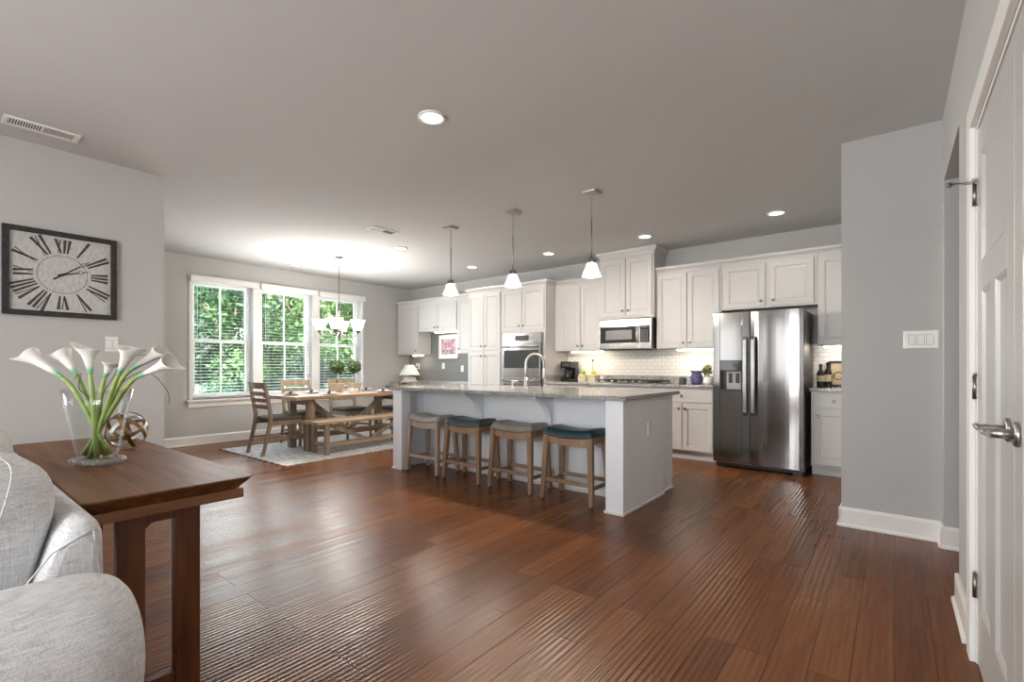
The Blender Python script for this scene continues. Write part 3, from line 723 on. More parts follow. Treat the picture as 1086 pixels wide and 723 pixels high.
def strip(x0, x1, z, label, y=6.27):
    t = thing('under_cabinet_light', label, 'cabinet light', ((x0+x1)/2, y, z-.026), group='lit strips under the wall cabinets')
    MB().box(x0, x1, y-.03, y+.03, z-.012, z-.0005).build('housing', WHITEP, t, world=True)
    MB().box(x0+.01, x1-.01, y-.026, y+.026, z-.026, z-.012).build('diffuser', STRIP, t, world=True, bevel=.004)
strip(-7.55, -7.27, U, 'short lit strip under the corner wall cabinet above the desk lamp', 6.30)
strip(-6.82, -6.20, 1.80, 'lit strip under the short wall cabinet above the framed print', 6.22)
strip(-3.82, -3.28, U, 'lit strip under the wall cabinet above the coffee maker', 6.25)
strip(-2.22, -1.66, U, 'lit strip under the wall cabinet above the purple pitcher', 6.25)
strip(-.61, -.32, U, 'lit strip under the wall cabinet above the wine bottles', 6.25)

# ---- wall oven
t = thing('built_in_oven', 'stainless steel wall oven built into the white cabinet tower', 'oven', (-4.48, 5.87, .43))
MB().box(-4.865, -4.085, 5.868, 5.8895, .43, 1.655).build('surround', STEELB, t, world=True, bevel=.003)
cp = MB().box(-4.845, -4.105, 5.848, 5.868, 1.50, 1.645).build('control_panel', STEELB, t, world=True, bevel=.004)
MB().box(-4.60, -4.34, 5.845, 5.848, 1.53, 1.615).build('display', BLACK, cp, world=True)
def ovdoor(z0, z1):
    d = MB().box(-4.845, -4.115, 5.838, 5.868, z0, z1).build('oven_door', STEELB, t, world=True, bevel=.005)
    MB().box(-4.815, -4.145, 5.835, 5.838, z0+.13, z1-.10).build('window', OVGL, d, world=True, bevel=.001)
    mb = MB(); z = z1-.045; mb.tube([(-4.83, 5.80, z), (-4.13, 5.80, z)], .013, 12)
    for x in (-4.79, -4.17): mb.cyl((x, 5.80, z), (x, 5.84, z), .008, 8)
    mb.build('handle', STEELB, d, world=True)
ovdoor(.985, 1.49); ovdoor(.45, .965)
MB().box(-4.112, -4.096, 5.85, 5.868, .44, 1.645).build('side_vent', BLACK, t, world=True)

# ---- microwave
t = thing('microwave', 'stainless over-the-range microwave with a dark glass door', 'microwave', (-2.86, 6.25, 1.362))
X0, X1, Z0, Z1, YF = -3.245, -2.487, 1.362, 1.785, 6.045
MB().box(X0, X1, YF+.03, 6.485, Z0+.012, Z1).build('body', STEELD, t, world=True, bevel=.003)
d = MB().box(X0, X1-.165, YF, YF+.03, Z0+.015, Z1-.002).build('door', STEELB, t, world=True, bevel=.004)
MB().box(X0+.018, X1-.215, YF-.003, YF, Z0+.10, Z1-.10).build('window', BLKGL, d, world=True)
MB().box(X0+.10, X1-.27, YF-.0042, YF-.003, Z0+.145, Z1-.15).build('mesh_screen', mat('oven_mesh', (.13, .135, .14), .25), d, world=True)
mb = MB(); mb.tube([(X1-.188, YF-.03, Z0+.09), (X1-.188, YF-.036, (Z0+Z1)/2), (X1-.188, YF-.03, Z1-.10)], .010, 10)
for z in (Z0+.10, Z1-.11): mb.cyl((X1-.188, YF-.03, z), (X1-.188, YF, z), .007, 8)
mb.build('handle', STEELB, d, world=True)
p = MB().box(X1-.162, X1, YF, YF+.03, Z0+.015, Z1-.002).build('control_panel', STEELB, t, world=True, bevel=.004)
MB().box(X1-.155, X1-.025, YF-.003, YF, Z0+.10, Z1-.10).build('keypad', BLKGL, p, world=True)
mb = MB()
for i in range(6):
    for j in range(3): mb.box(X1-.14+j*.036, X1-.118+j*.036, YF-.004, YF-.003, Z0+.115+i*.028, Z0+.128+i*.028)
mb.box(X1-.13, X1-.05, YF-.004, YF-.003, Z1-.128, Z1-.112)
mb.build('keys', mat('key_print', (.25, .26, .27), .4), p, world=True)
MB().box(X0+.06, X1-.12, 6.08, 6.40, Z0, Z0+.012).build('bottom_grille', BLACK, t, world=True)

# ---- refrigerator
t = thing('refrigerator', 'stainless side-by-side refrigerator with water and ice dispenser', 'refrigerator', (-1.168, 6.07, 0))
MB().box(-1.612, -.724, 5.775, 6.45, .045, 1.735).build('body', STEELD, t, world=True, bevel=.006)
MB().box(-1.605, -.731, 5.80, 5.84, .012, .06).build('base_grille', IRON, t, world=True)
mb = MB()
for i in range(22): mb.box(-1.58+i*.038, -1.555+i*.038, 5.794, 5.80, .022, .052)
mb.build('grille_slots', BLACK, t, world=True)
mb = MB()
for x in (-1.55, -.79): mb.box(x-.04, x+.04, 5.79, 6.40, 0, .045)
mb.build('feet', BLACK, t, world=True)
def frdoor(nm, x0, x1, cut=None):
    z0, z1, yf, yb = .065, 1.742, 5.700, 5.772
    mb = MB()
    if cut is None:
        N = 12; poly = [(x0, yb)]+[(mix(x0, x1, i/N), yf+.012*(2*i/N-1)**4+.004*(2*i/N-1)**2) for i in range(N+1)]+[(x1, yb)]
        mb.prism(poly, 2, z0, z1)
    else:
        cx0, cx1, cz0, cz1 = cut
        for q in ((x0, cx0, z0, z1), (cx1, x1, z0, z1), (cx0, cx1, z0, cz0), (cx0, cx1, cz1, z1)): mb.box(q[0], q[1], yf+.002, yb, q[2], q[3])
    return mb.build(nm, STEEL, t, world=True, bevel=.003)
fd = frdoor('freezer_door', -1.612, -1.234, (-1.54, -1.308, .872, 1.205)); rd = frdoor('fridge_door', -1.226, -.724)
def frh(par, x):
    mb = MB(); mb.loft([[(x-.018, y, z), (x+.018, y, z), (x+.018, y+.022, z), (x-.018, y+.022, z)] for y, z in ((5.668, .60), (5.640, .64), (5.634, .80), (5.634, 1.27), (5.640, 1.43), (5.668, 1.47))])
    for z in (.625, 1.445): mb.box(x-.012, x+.012, 5.66, 5.702, z-.02, z+.02)
    mb.build('handle', STEELB, par, world=True, bevel=.006, seg=3)
frh(fd, -1.270); frh(rd, -1.192)
dp = MB()
dp.box(-1.54, -1.308, 5.760, 5.771, .872, 1.205).box(-1.54, -1.532, 5.702, 5.76, .872, 1.205).box(-1.316, -1.308, 5.702, 5.76, .872, 1.205).box(-1.532, -1.316, 5.702, 5.76, .872, .882)
dp = dp.build('dispenser', BLACK, fd, world=True)
MB().box(-1.538, -1.310, 5.698, 5.745, 1.095, 1.205).build('dispenser_panel', BLKGL, fd, world=True, bevel=.003)
mb = MB(); mb.box(-1.478, -1.328, 5.742, 5.758, .885, 1.085); mb.build('dispenser_back', mat('dispenser_grey', (.34, .34, .34), .4), fd, world=True, bevel=.003)
mb = MB()
for x in (-1.455, -1.382): mb.box(x, x+.04, 5.735, 5.742, .955, 1.065)
mb.build('paddles', BLACK, fd, world=True, bevel=.003)
mb = MB(); mb.tube([(-.90+.034*math.cos(a), 5.7005, 1.662+.010*math.sin(a)) for a in [2*PI*i/18 for i in range(18)]], .0014, 5, closed=True)
for i in range(8): mb.box(-.893+i*.0125, -.885+i*.0125, 5.6995, 5.702, 1.658, 1.666)
mb.build('logo', STEELB, rd, world=True)
mb = MB()
for x in (-1.57, -.77): mb.box(x-.03, x+.03, 5.72, 5.82, 1.735, 1.752)
mb.build('hinge_covers', IRON, t, world=True, bevel=.004)

# ---- cooktop
t = thing('gas_cooktop', 'steel gas cooktop with black cast-iron grates below the microwave', 'cooktop', (-2.80, 6.15, CTZ))
MB().box(-3.25, -2.35, 5.93, 6.40, CTZ, CTZ+.012).build('tray', STEELB, t, world=True, bevel=.004)
for i in range(3):
    x0 = -3.235+i*.30; mb = MB(); z = CTZ+.043
    for y in (5.99, 6.10, 6.22, 6.37): mb.box(x0, x0+.275, y-.006, y+.006, z-.014, z)
    for x in (x0+.006, x0+.07, x0+.138, x0+.205, x0+.269): mb.box(x-.006, x+.006, 5.985, 6.376, z-.014, z)
    for x in (x0+.006, x0+.269):
        for y in (5.99, 6.37): mb.box(x-.008, x+.008, y-.008, y+.008, CTZ+.012, z-.01)
    mb.build('grate', IRON, t, world=True)
for x, y in ((-3.10, 6.08), (-3.10, 6.29), (-2.80, 6.2), (-2.50, 6.08), (-2.50, 6.29)):
    MB().lathe([(.045, 0), (.045, .008), (.03, .012), (.03, .018), (.01, .02)], (x, y, CTZ+.012), 18).build('burner', IRON, t, world=True)
for i in range(5):
    MB().lathe([(.019, 0), (.018, .022), (.014, .025)], (-3.0+i*.10, 5.955, CTZ+.012), 14).build('knob', STEELB, t, world=True)

# ---- island
t = thing('kitchen_island', 'long pale grey kitchen island with two corbels and a seating overhang', 'kitchen island', (-3.0, 3.9, 0))
IX0, IX1, IY0, IY1, IYP, IZ = -4.39, -1.61, 3.37, 4.47, 3.79, .8795
MB().box(IX0+.02, IX1-.03, IYP, IY1-.03, .0, IZ).build('cabinet_body', ISL, t, world=True, bevel=.002)
for nm, x0, x1 in (('end_panel', IX0, IX0+.035), ('end_panel', IX1-.035, IX1)):
    MB().box(x0, x1, IY0+.02, 4.20, 0, IZ).build(nm, ISL, t, world=True, bevel=.002)
mb = MB(); mb.box(IX1-.055, IX1-.020, 4.20, IY1, .10, IZ); mb.box(IX1-.055, IX1-.026, 4.20, IY1-.004, 0, .10)
mb.build('cabinet_end', ISL, t, world=True, bevel=.002)
mb = MB(); mb.box(IX0, IX0+.04, 4.20, IY1, .10, IZ); mb.build('cabinet_end', ISL, t, world=True, bevel=.002)
for x0 in (IX0-.003, IX1-.147):
    MB().box(x0, x0+.15, IY0, IY0+.12, 0, IZ).build('post', ISL, t, world=True, bevel=.003)
mb = MB()      # vertical battens on the knee wall
for x in (-3.42, -2.54): MB().box(x-.045, x+.045, IYP-.010, IYP, .03, IZ).build('batten', ISL, t, world=True, bevel=.002)
for x in (-3.42, -2.54):
    poly = [(IYP-.012, IZ), (IYP-.30, IZ), (IYP-.30, IZ-.035)]
    poly += [(IYP-.30+.245*math.sin(q)**1.0, IZ-.035-.27*(1-math.cos(q))) for q in [PI/2*i/12 for i in range(1, 13)]]
    poly += [(IYP-.055, IZ-.36), (IYP-.035, IZ-.375), (IYP-.012, IZ-.375)]
    MB().prism([(y, z) for y, z in poly], 0, x-.032, x+.032).build('corbel', ISL, t, world=True, bevel=.003)
mb = MB()
mb.box(IX0-.012, IX0+.157, IY0-.012, IY0, 0, .022).box(IX1-.157, IX1+.012, IY0-.012, IY0, 0, .022).box(IX1, IX1+.012, IY0, 4.20, 0, .022).box(IX0-.012, IX0, IY0, 4.20, 0, .022)
mb.box(IX0+.035, IX1-.035, IYP-.012, IYP, 0, .03).box(IX0+.035, IX0+.047, IY0+.12, IYP, 0, .022)
mb.box(IX1-.026, IX1-.012, 4.20, IY1-.004, 0, .022)
mb.build('shoe_moulding', TRIM, t, world=True, bevel=.004)
def outlet_mesh(o, u, v, n, w=.072, h=.115):
    mb = MB(); mb.panel(Vector(o)-Vector(u)*w/2-Vector(v)*h/2+Vector(n)*.007, u, v, n, w, h, [(0, .004), (.004, 0)], .0065); return mb
mb = outlet_mesh((IX1, 3.87, .615), (0, 1, 0), (0, 0, 1), (1, 0, 0)); op = mb.build('outlet', TRIM, t, world=True)
mb = MB()
for z in (.59, .64):
    for y in (3.862, 3.878): mb.box(IX1+.007, IX1+.0075, y-.0015, y+.0015, z-.006, z+.006)
mb.build('slots', BLACK, op, world=True)
top('island_countertop', 'long speckled grey granite slab topping the kitchen island', [(-4.435, -1.572, 3.325, 4.505, .88, .9145)], .004)
# faucet
t = thing('kitchen_faucet', 'tall gooseneck nickel faucet on the island granite', 'faucet', (-2.873, 3.83, .9145))
MB().lathe([(.030, 0), (.030, .006), (.022, .012), (.021, .06), (.019, .12)], n=18).build('base', CHROME, t)
mb = MB(); rd_ = V(math.cos(YAW), math.sin(YAW), 0)*.95
arc = [V(0, 0, .10), V(0, 0, .18), V(0, 0, .25)]+[rd_*(.095-.095*math.cos(q))+V(0, 0, .25+.10*math.sin(q)) for q in [PI*i/14 for i in range(1, 14)]]+[rd_*.19+V(0, 0, .245), rd_*.192+V(0, 0, .20)]
mb.tube(arc, .0135, 12); mb.build('neck', CHROME, t)
MB().tube([rd_*.192+V(0, 0, .205), rd_*.192+V(0, 0, .17), rd_*.193+V(0, 0, .11), rd_*.193+V(0, 0, .10)], [.015, .018, .021, .017], 14).build('spray_head', CHROME, t)
MB().tube([rd_*.02+V(0, 0, .075), rd_*.06+V(0, 0, .09), rd_*.10+V(0, 0, .105)], [.010, .008, .006], 10).build('lever', CHROME, t)
t = thing('soap_dispenser', 'small nickel soap dispenser beside the island faucet', 'soap dispenser', (-3.02, 3.80, .9145))
MB().lathe([(.020, 0), (.020, .005), (.010, .012), (.010, .05), (.013, .055), (.013, .068), (.006, .07)], n=14).build('post', CHROME, t)
MB().tube([V(0, 0, .062), rd_*.03+V(0, 0, .07), rd_*.075+V(0, 0, .060)], [.006, .006, .005], 8).build('spout', CHROME, t)

# ---- counter stools
def make_stool(label, loc, wmat, lmat):
    t = thing('counter_stool', label, 'stool', loc, group='counter stools at the island')
    hw, hd, zt = .232, .150, .565
    for sx in (-1, 1):
        for sy in (-1, 1):
            lg = MB().bar((sx*(hw+.006), sy*hd, .012), (sx*(hw-.022), sy*(hd-.028), zt), .036, .036, ref=(0, 1, 0), w1=.050, t1=.046).build('leg', wmat, t, bevel=.004)
            MB().cyl((sx*(hw+.006), sy*hd, 0), (sx*(hw+.006), sy*hd, .014), .014, 10).build('glide', BLACK, lg)
    def curved(y, ztop):   # saddle shaped front and back aprons
        L = []
        for i in range(13):
            x = -hw+.006+(2*hw-.012)*i/12; s = x/hw; zd = -.030*(1-s*s)
            L.append([(x, y-.012, ztop-.060+zd), (x, y+.012, ztop-.060+zd), (x, y+.012, ztop+zd*.75), (x, y-.012, ztop+zd*.75)])
        return MB().loft(L)
    for sy in (-1, 1): curved(sy*(hd-.026), zt).build('apron', wmat, t, bevel=.002)
    for sx in (-1, 1): MB().box(sx*(hw-.034), sx*(hw-.010), -hd+.03, hd-.03, zt-.062, zt).build('apron', wmat, t, bevel=.002)
    for sy in (-1, 1): MB().box(-hw+.01, hw-.01, sy*(hd-.010)-.010, sy*(hd-.010)+.010, .160, .192).build('stretcher', wmat, t, bevel=.003)
    for sx in (-1, 1): MB().box(sx*(hw-.004)-.010, sx*(hw-.004)+.010, -hd+.01, hd-.01, .135, .165).build('stretcher', wmat, t, bevel=.003)
    # upholstered saddle seat
    NX, NY = 20, 12; W_, D_ = hw+.006, hd-.002
    mb = MB(); topv = []
    def zs(x): return -.030*(1-(x/W_)**2)*.80
    ring_b = []
    rows = []
    for i in range(NX+1):
        x = -W_+2*W_*i/NX; e = min(1, (W_-abs(x))/.03); rr = []
        for j in range(NY+1):
            y = -D_+2*D_*j/NY; g = min(1, (D_-abs(y))/.035)
            pz = .006+.050*(math.sqrt(max(0, 1-(1-e)**2)))**.8*(math.sqrt(max(0, 1-(1-g)**2)))**.8+.014*(1-(y/D_)**2)*e
            rr.append(V(x, y, zt+zs(x)+pz))
        rows.append(rr)
    b0 = len(mb.v)
    for r in rows: mb.v += r
    for r in rows: mb.v += [V(p.x*.99, p.y*.98, zt+zs(p.x)-.002) for p in r]
    n1 = NY+1; off = (NX+1)*n1
    for i in range(NX):
        for j in range(NY):
            a = i*n1+j; mb.f.append((a, a+n1, a+n1+1, a+1)); mb.f.append((off+a, off+a+1, off+a+n1+1, off+a+n1)); mb.mi += [0, 0]; mb.sm += [True, True]
    for i in range(NX):
        for j in (0, NY): a = i*n1+j; mb.f.append((a, a+n1, off+a+n1, off+a)); mb.mi.append(0); mb.sm.append(True)
    for j in range(NY):
        for i in (0, NX): a = i*n1+j; mb.f.append((a, a+1, off+a+1, off+a)); mb.mi.append(0); mb.sm.append(True)
    seat = mb.build('seat', lmat, t)
    mb = MB()
    for k in range(41):     # nailhead trim
        x = -W_+.01+(2*W_-.02)*k/40
        for sy in (-1, 1): mb.sell((x, sy*(D_+.001), zt+zs(x)+.010), (.0045, .003, .0045), 1, 1, nu=6, nv=4)
    mb.build('nailheads', NICKEL, seat)
    return t
make_stool('pale wooden stool with a light beige leather seat, at the dining end of the island', (-3.93, 3.54, 0), STWL, PALE)
make_stool('wooden counter stool with a slate grey leather seat, second from the dining end', (-3.345, 3.535, 0), STW, SLATE)
make_stool('wooden counter stool with a taupe leather seat, between the slate and teal ones', (-2.735, 3.545, 0), STW, TAUPE)
make_stool('wooden counter stool with a dark teal leather seat, at the fridge end of the island', (-2.13, 3.545, 0), STW, TEAL)

# ------------------------------------------------------------------ countertop objects
# coffee maker
t = thing('coffee_maker', 'black drip coffee maker with glass carafe on the back counter', 'coffee maker', (-3.88, 6.27, CTZ))
MB().box(-.10, .10, -.10, .12, 0, .035).build('base', BLACK, t, bevel=.012)
MB().box(-.10, .10, .03, .12, .035, .20).build('water_tank', BLACK, t, bevel=.01)
MB().box(-.10, .10, -.10, .12, .20, .30).build('brew_head', BLACK, t, bevel=.014)
MB().box(-.06, .06, -.103, -.099, .225, .275).build('control_panel', mat('grey_panel', (.12, .12, .125), .3, .6), t, bevel=.001)
cf = MB().lathe([(.055, .037), (.066, .06), (.068, .10), (.055, .14), (.048, .158), (.048, .17)], (0, -.035, 0), 22).build('carafe', BLKGL, t)
MB().lathe([(.050, .158), (.050, .166), (.052, .167)], (0, -.035, 0), 22).build('band', STEELB, cf)
MB().tube([(.045, -.07, .16), (.09, -.10, .155), (.10, -.11, .11), (.06, -.075, .065)], .009, 8).build('carafe_handle', BLACK, cf)
# fruit boxes
def fruit_box(x, label):
    t = thing('fruit_box', label, 'box', (x, 6.25, CTZ), group='cream boxes on the back counter')
    mb = MB(); a, b, h = .062, .055, .095
    for q in ((-a, a, -b, -b+.008), (-a, a, b-.008, b), (-a, -a+.008, -b+.008, b-.008), (a-.008, a, -b+.008, b-.008)): mb.box(*q, .008, h)
    mb.box(-a, a, -b, b, 0, .008); mb.build('sides', mat('cream_box', (.62, .55, .42), .6, vary=.06), t, bevel=.002)
fruit_box(-3.62, 'cream box of green and yellow fruit next to the coffee maker')
fruit_box(-3.46, 'cream box of yellow lemons nearer the cooktop')
LEMON = mat('lemon', (.70, .60, .05), .45, vary=.15, bmp=.2); LIME = mat('lime', (.28, .42, .05), .45, vary=.2, bmp=.2)
for i, (x, y, z, m) in enumerate([(-3.645, 6.225, .07, LEMON), (-3.595, 6.23, .072, LIME), (-3.645, 6.28, .072, LIME), (-3.595, 6.28, .07, LEMON), (-3.62, 6.25, .125, LIME),
                                   (-3.487, 6.225, .07, LEMON), (-3.435, 6.23, .07, LEMON), (-3.487, 6.28, .072, LEMON), (-3.435, 6.28, .072, LEMON), (-3.46, 6.25, .125, LEMON)]):
    lab = ('yellow lemon' if m is LEMON else 'green lime')+(' in the cream box next to the coffee maker' if x < -3.55 else ' in the cream box nearer the cooktop')
    o = MB().sell((x, y, CTZ+z+.012), (.036, .029, .030), 1, 1, nu=12, nv=8).build('lemon' if m is LEMON else 'lime', m)
    tag(o, lab, 'fruit', ('lemons' if m is LEMON else 'limes')+(' by the coffee maker' if x < -3.55 else ' near the cooktop'))
t = thing('paper_towel_stand', 'thin metal stand with a dark knob behind the fruit boxes', 'stand', (-3.545, 6.40, CTZ))
MB().lathe([(.065, 0), (.065, .008), (.01, .012)], n=20).build('base', NICKEL, t)
MB().cyl((0, 0, .01), (0, 0, .30), .006, 8).build('rod', NICKEL, t); MB().sell((0, 0, .315), (.018, .018, .018), 1, 1, nu=12, nv=8).build('knob', BLACK, t)
t = thing('soap_bottle', 'small white bottle between the lemons and the cooktop', 'bottle', (-3.355, 6.33, CTZ))
MB().lathe([(.026, 0), (.028, .01), (.028, .075), (.012, .092), (.010, .10)], n=16).build('body', WHITEP, t); MB().lathe([(.013, .098), (.013, .115), (.010, .118)], n=12).build('cap', WHITEP, t)
t = thing('candle_jar', 'small dark grey glass candle jar beside the purple pitcher', 'candle', (-2.135, 6.22, CTZ))
MB().lathe([(.043, 0), (.046, .006), (.046, .078), (.043, .082), (.040, .078), (.040, .05)], n=20).build('jar', mat('smoke_glass', (.06, .065, .07), .12), t)
MB().lathe([(.039, .045), (.039, .052)], n=16).build('wax', PLATEW, t)
PURP = mat('purple_glaze', (.075, .070, .19), .25, vary=.4, scale=18)
t = thing('ceramic_pitcher', 'purple blue glazed ceramic pitcher on the counter beside the refrigerator', 'pitcher', (-1.975, 6.27, CTZ))
MB().lathe([(.058, 0), (.068, .02), (.076, .06), (.070, .105), (.056, .135), (.058, .16), (.064, .17), (.056, .168), (.050, .14)], n=24).build('body', PURP, t)
MB().prism([(-.05, .172), (-.085, .176), (-.048, .130)], 1, -.022, .022).build('spout', PURP, t, bevel=.006)
MB().tube(bez((.055, 0, .155), (.12, 0, .165), (.12, 0, .06), (.070, 0, .045)), .009, 8).build('handle', PURP, t)
t = thing('flower_pot', 'small white pot of yellow green blooms beside the refrigerator', 'potted plant', (-1.80, 6.16, CTZ))
MB().lathe([(.040, 0), (.055, .025), (.058, .055), (.045, .085), (.040, .095), (.034, .094)], n=20).build('pot', PLATEW, t)
def leaf_cloud(mb, c, r, n, size, seed, flat=1.0):
    rnd = random.Random(seed)
    for k in range(n):
        d = V(rnd.gauss(0, 1), rnd.gauss(0, 1), rnd.gauss(0, 1)).normalized(); q = r*(.55+.5*rnd.random()**.6)
        p = Vector(c)+V(d.x*q, d.y*q, d.z*q*flat); a = V(rnd.gauss(0, 1), rnd.gauss(0, 1), rnd.gauss(0, 1)).normalized(); b = a.cross(d)
        if b.length < .05: continue
        b.normalize(); s = size*(.6+.8*rnd.random())
        i = len(mb.v); mb.v += [p-a*s, p+b*s*.5+d*s*.2, p+a*s, p-b*s*.5+d*s*.2]; mb.f.append((i, i+1, i+2, i+3)); mb.mi.append(mb.m); mb.sm.append(False)
mb = MB(); leaf_cloud(mb, (-.01, 0, .175), .055, 70, .022, 3); mb.m = 1; leaf_cloud(mb, (-.01, 0, .19), .062, 45, .016, 4)
mb.build('blooms', [FOLI, mat('yellow_bloom', (.50, .42, .08), .6)], t)
mb = MB()
for k in range(7): a = k*.9; mb.tube([(0, 0, .085), (.02*math.cos(a)-.005, .02*math.sin(a), .13), (.04*math.cos(a)-.01, .04*math.sin(a), .19)], .003, 5)
mb.build('stems', STEMG, t)
# wine nook
DGL = mat('dark_green_glass', (.02, .022, .012), .1, spec=.6); LABEL = mat('cream_label', (.62, .55, .38), .7, vary=.15, scale=60)
def bottle(x, y, h, label):
    t = thing('wine_bottle', label, 'bottle', (x, y, CTZ))
    MB().lathe([(.036, 0), (.038, .006), (.038, h*.58), (.030, h*.68), (.014, h*.77), (.013, h*.96), (.016, h*.965), (.016, h), (.010, h)], n=20).build('glass', DGL, t)
    MB().lathe([(.0388, .06), (.0388, h*.50)], n=20, caps=(False, False)).build('paper_label', LABEL, t)
    MB().lathe([(.0165, h*.86), (.0172, h*.97), (.0165, h+.002), (.004, h+.003)], n=14).build('foil', BLACK, t)
bottle(-.632, 6.26, .25, 'dark wine bottle with a cream label right beside the refrigerator')
bottle(-.572, 6.33, .27, 'dark wine bottle half hidden behind the cream-labelled one')
t = thing('framed_sign', 'dark framed cream picture of a cup leaning behind the wine bottles', 'picture', (-.43, 6.45, CTZ))
mb = MB()
for q in ((-.145, .125, .0, .022), (-.145, .125, .263, .285), (-.145, -.123, .022, .263), (.103, .125, .022, .263)): mb.box(q[0], q[1], -.012, .012, q[2], q[3])
mb.build('frame', CLKBLK, t, bevel=.002); MB().box(-.123, .103, .0, .008, .022, .263).build('picture', mat('cream_print', (.66, .55, .38), .7, vary=.12), t)
mb = MB(); mb.tube([(-.055+.042*math.cos(a), -.002, .12+.042*math.sin(a)) for a in [2*PI*i/20 for i in range(20)]], .004, 6, closed=True)
mb.box(-.01, .07, -.003, 0, .14, .15).box(-.01, .0, -.003, 0, .14, .21).box(-.01, .08, -.003, 0, .20, .21); mb.build('motif', CLKBLK, t)
# desk things
t = thing('table_lamp', 'small table lamp with a white cone shade on the desk', 'lamp', (-7.56, 6.2, .755))
MB().loft([[(-a, -a*.8, z), (a, -a*.8, z), (a, a*.8, z), (-a, a*.8, z)] for a, z in ((.13, .085), (.13, .105), (.10, .112), (.10, .165), (.04, .18))]).build('base', NAPK, t, bevel=.004)
MB().cyl((0, 0, .175), (0, 0, .235), .012, 10).build('stem', NICKEL, t)
MB().lathe([(.205, .215), (.085, .415), (.082, .415), (.200, .217)], n=28, caps=(False, False)).build('lamp_shade', mat('lamp_shade_white', (.84, .82, .78), .8), t)
GREYW = wood('driftwood', (.26, .225, .18), (.45, .40, .33), 0, .7)
t = thing('wooden_crate', 'low driftwood crate under the white lamp on the desk', 'crate', (-7.54, 6.2, .755))
mb = MB(); mb.box(-.21, .21, -.13, .13, 0, .012)
for s in (-1, 1): mb.box(-.21, .21, s*.13-.006, s*.13+.006, .0, .032); mb.box(-.21, .21, s*.13-.006, s*.13+.006, .058, .085)
for s in (-1, 1): mb.box(s*.21-.008, s*.21+.008, -.136, .136, 0, .085)
for x in (-.12, .12): mb.box(x-.02, x+.02, -.137, -.12, .03, .06)
mb.box(-.21, .21, -.13, .13, .077, .085); mb.build('slats', GREYW, t, bevel=.002)
t = thing('desk_tray', 'small grey tray of papers beside the crate on the desk', 'tray', (-7.83, 6.12, .755))
mb = MB(); mb.box(-.085, .085, -.12, .12, 0, .01)
for q in ((-.085, .085, -.12, -.112), (-.085, .085, .112, .12), (-.085, -.077, -.112, .112), (.077, .085, -.112, .112)): mb.box(*q, .01, .075)
mb.build('tray', GREYW, t, bevel=.002); MB().box(-.07, .07, -.10, .10, .01, .06).build('papers', NAPK, t, bevel=.002)
# wall things
t = thing('framed_print', 'white framed pink floral print hanging on the dark grey desk wall', 'picture', (-6.74, 6.485, 1.29))
mb = MB(); w, h, f = .26, .46, .03
for q in ((-w, w, 0, f), (-w, w, h-f, h), (-w, -w+f, f, h-f), (w-f, w, f, h-f)): mb.box(q[0], q[1], -.018, .0105, q[2], q[3])
mb.build('frame', TRIM, t, bevel=.003)
MB().box(-w+f, w-f, -.002, .008, f, h-f).build('mat_board', WHITEP, t); MB().box(-w+f+.035, w-f-.035, -.004, -.002, f+.055, h-f-.05).build('picture', PRINT, t)
def plate(name, label, cat, o, u, n, gangs=1, kind='switch', group=None, w=None, h=.118):
    u, n = Vector(u), Vector(n); w = w or (.072+.046*(gangs-1)); v = V(0, 0, 1)
    t = thing(name, label, cat, o, group=group)
    MB().panel(-u*w/2-v*h/2+n*.007, u, v, n, w, h, [(0, .004), (.004, 0)], .0066).build('cover_plate', WHITEP, t)
    for g in range(gangs):
        c = u*((g-(gangs-1)/2)*.046)
        if kind == 'switch':
            mb = MB(); L_ = [[c+u*a+v*b+n*d for a, d in ((-.0165, .0068), (.0165, .0068), (.0165, .0068+h_), (-.0165, .0068+h_))] for b, h_ in ((-.033, .0075), (0, .003), (.033, .001))]; mb.loft(L_); mb.build('rocker', TRIM, t)
            mb = MB(); mb.panel(c-u*.0185-v*.035+n*.0073, u, v, n, .037, .070, [(0, 0)], .0005); mb.build('rocker_gap_shade', mat('switch_gap_shade', (.32, .31, .30), .7) if 'switch_gap_shade' not in MATS else MATS['switch_gap_shade'], t)  # grey sheet round the rocker puts the shade of its gap into colour
        else:
            for z in (-.02, .02):
                mb = MB(); mb.panel(c-u*.016+v*(z-.013)+n*.009, u, v, n, .032, .026, [(0, .001), (.001, 0)], .003); so = mb.build('socket', TRIM, t)
                mb = MB()
                for q in (-.006, .006): mb.panel(c+u*(q-.0012)+v*(z-.004)+n*.0094, u, v, n, .0024, .008, [(0, 0)], .001)
                mb.build('slots', BLACK, so)
    return t
plate('light_switch', 'wide white three-switch plate on the grey wall pier', 'light switch', (.139, 4.17, 1.318), (1, 0, 0), (0, -1, 0), 3, w=.178)
plate('light_switch', 'white switch plate on the grey wall below the clock', 'light switch', (-4.825, .987, 1.315), (0, 1, 0), (1, 0, 0), 2, w=.085)
plate('light_switch', 'white switch plate on the dark grey wall under the framed print', 'light switch', (-6.895, 6.496, 1.15), (1, 0, 0), (0, -1, 0), 1)
plate('wall_outlet', 'white outlet on the dark grey wall right beside the pantry', 'outlet', (-6.38, 6.496, 1.10), (1, 0, 0), (0, -1, 0), 1, 'outlet')
t = plate('wall_outlet', 'white outlet plate with a plug on the dark grey wall behind the lamp', 'outlet', (-7.655, 6.496, 1.145), (1, 0, 0), (0, -1, 0), 2, 'outlet')
MB().box(-.01, .02, -.035, -.009, -.03, .0).build('plug', BLACK, t, bevel=.003)

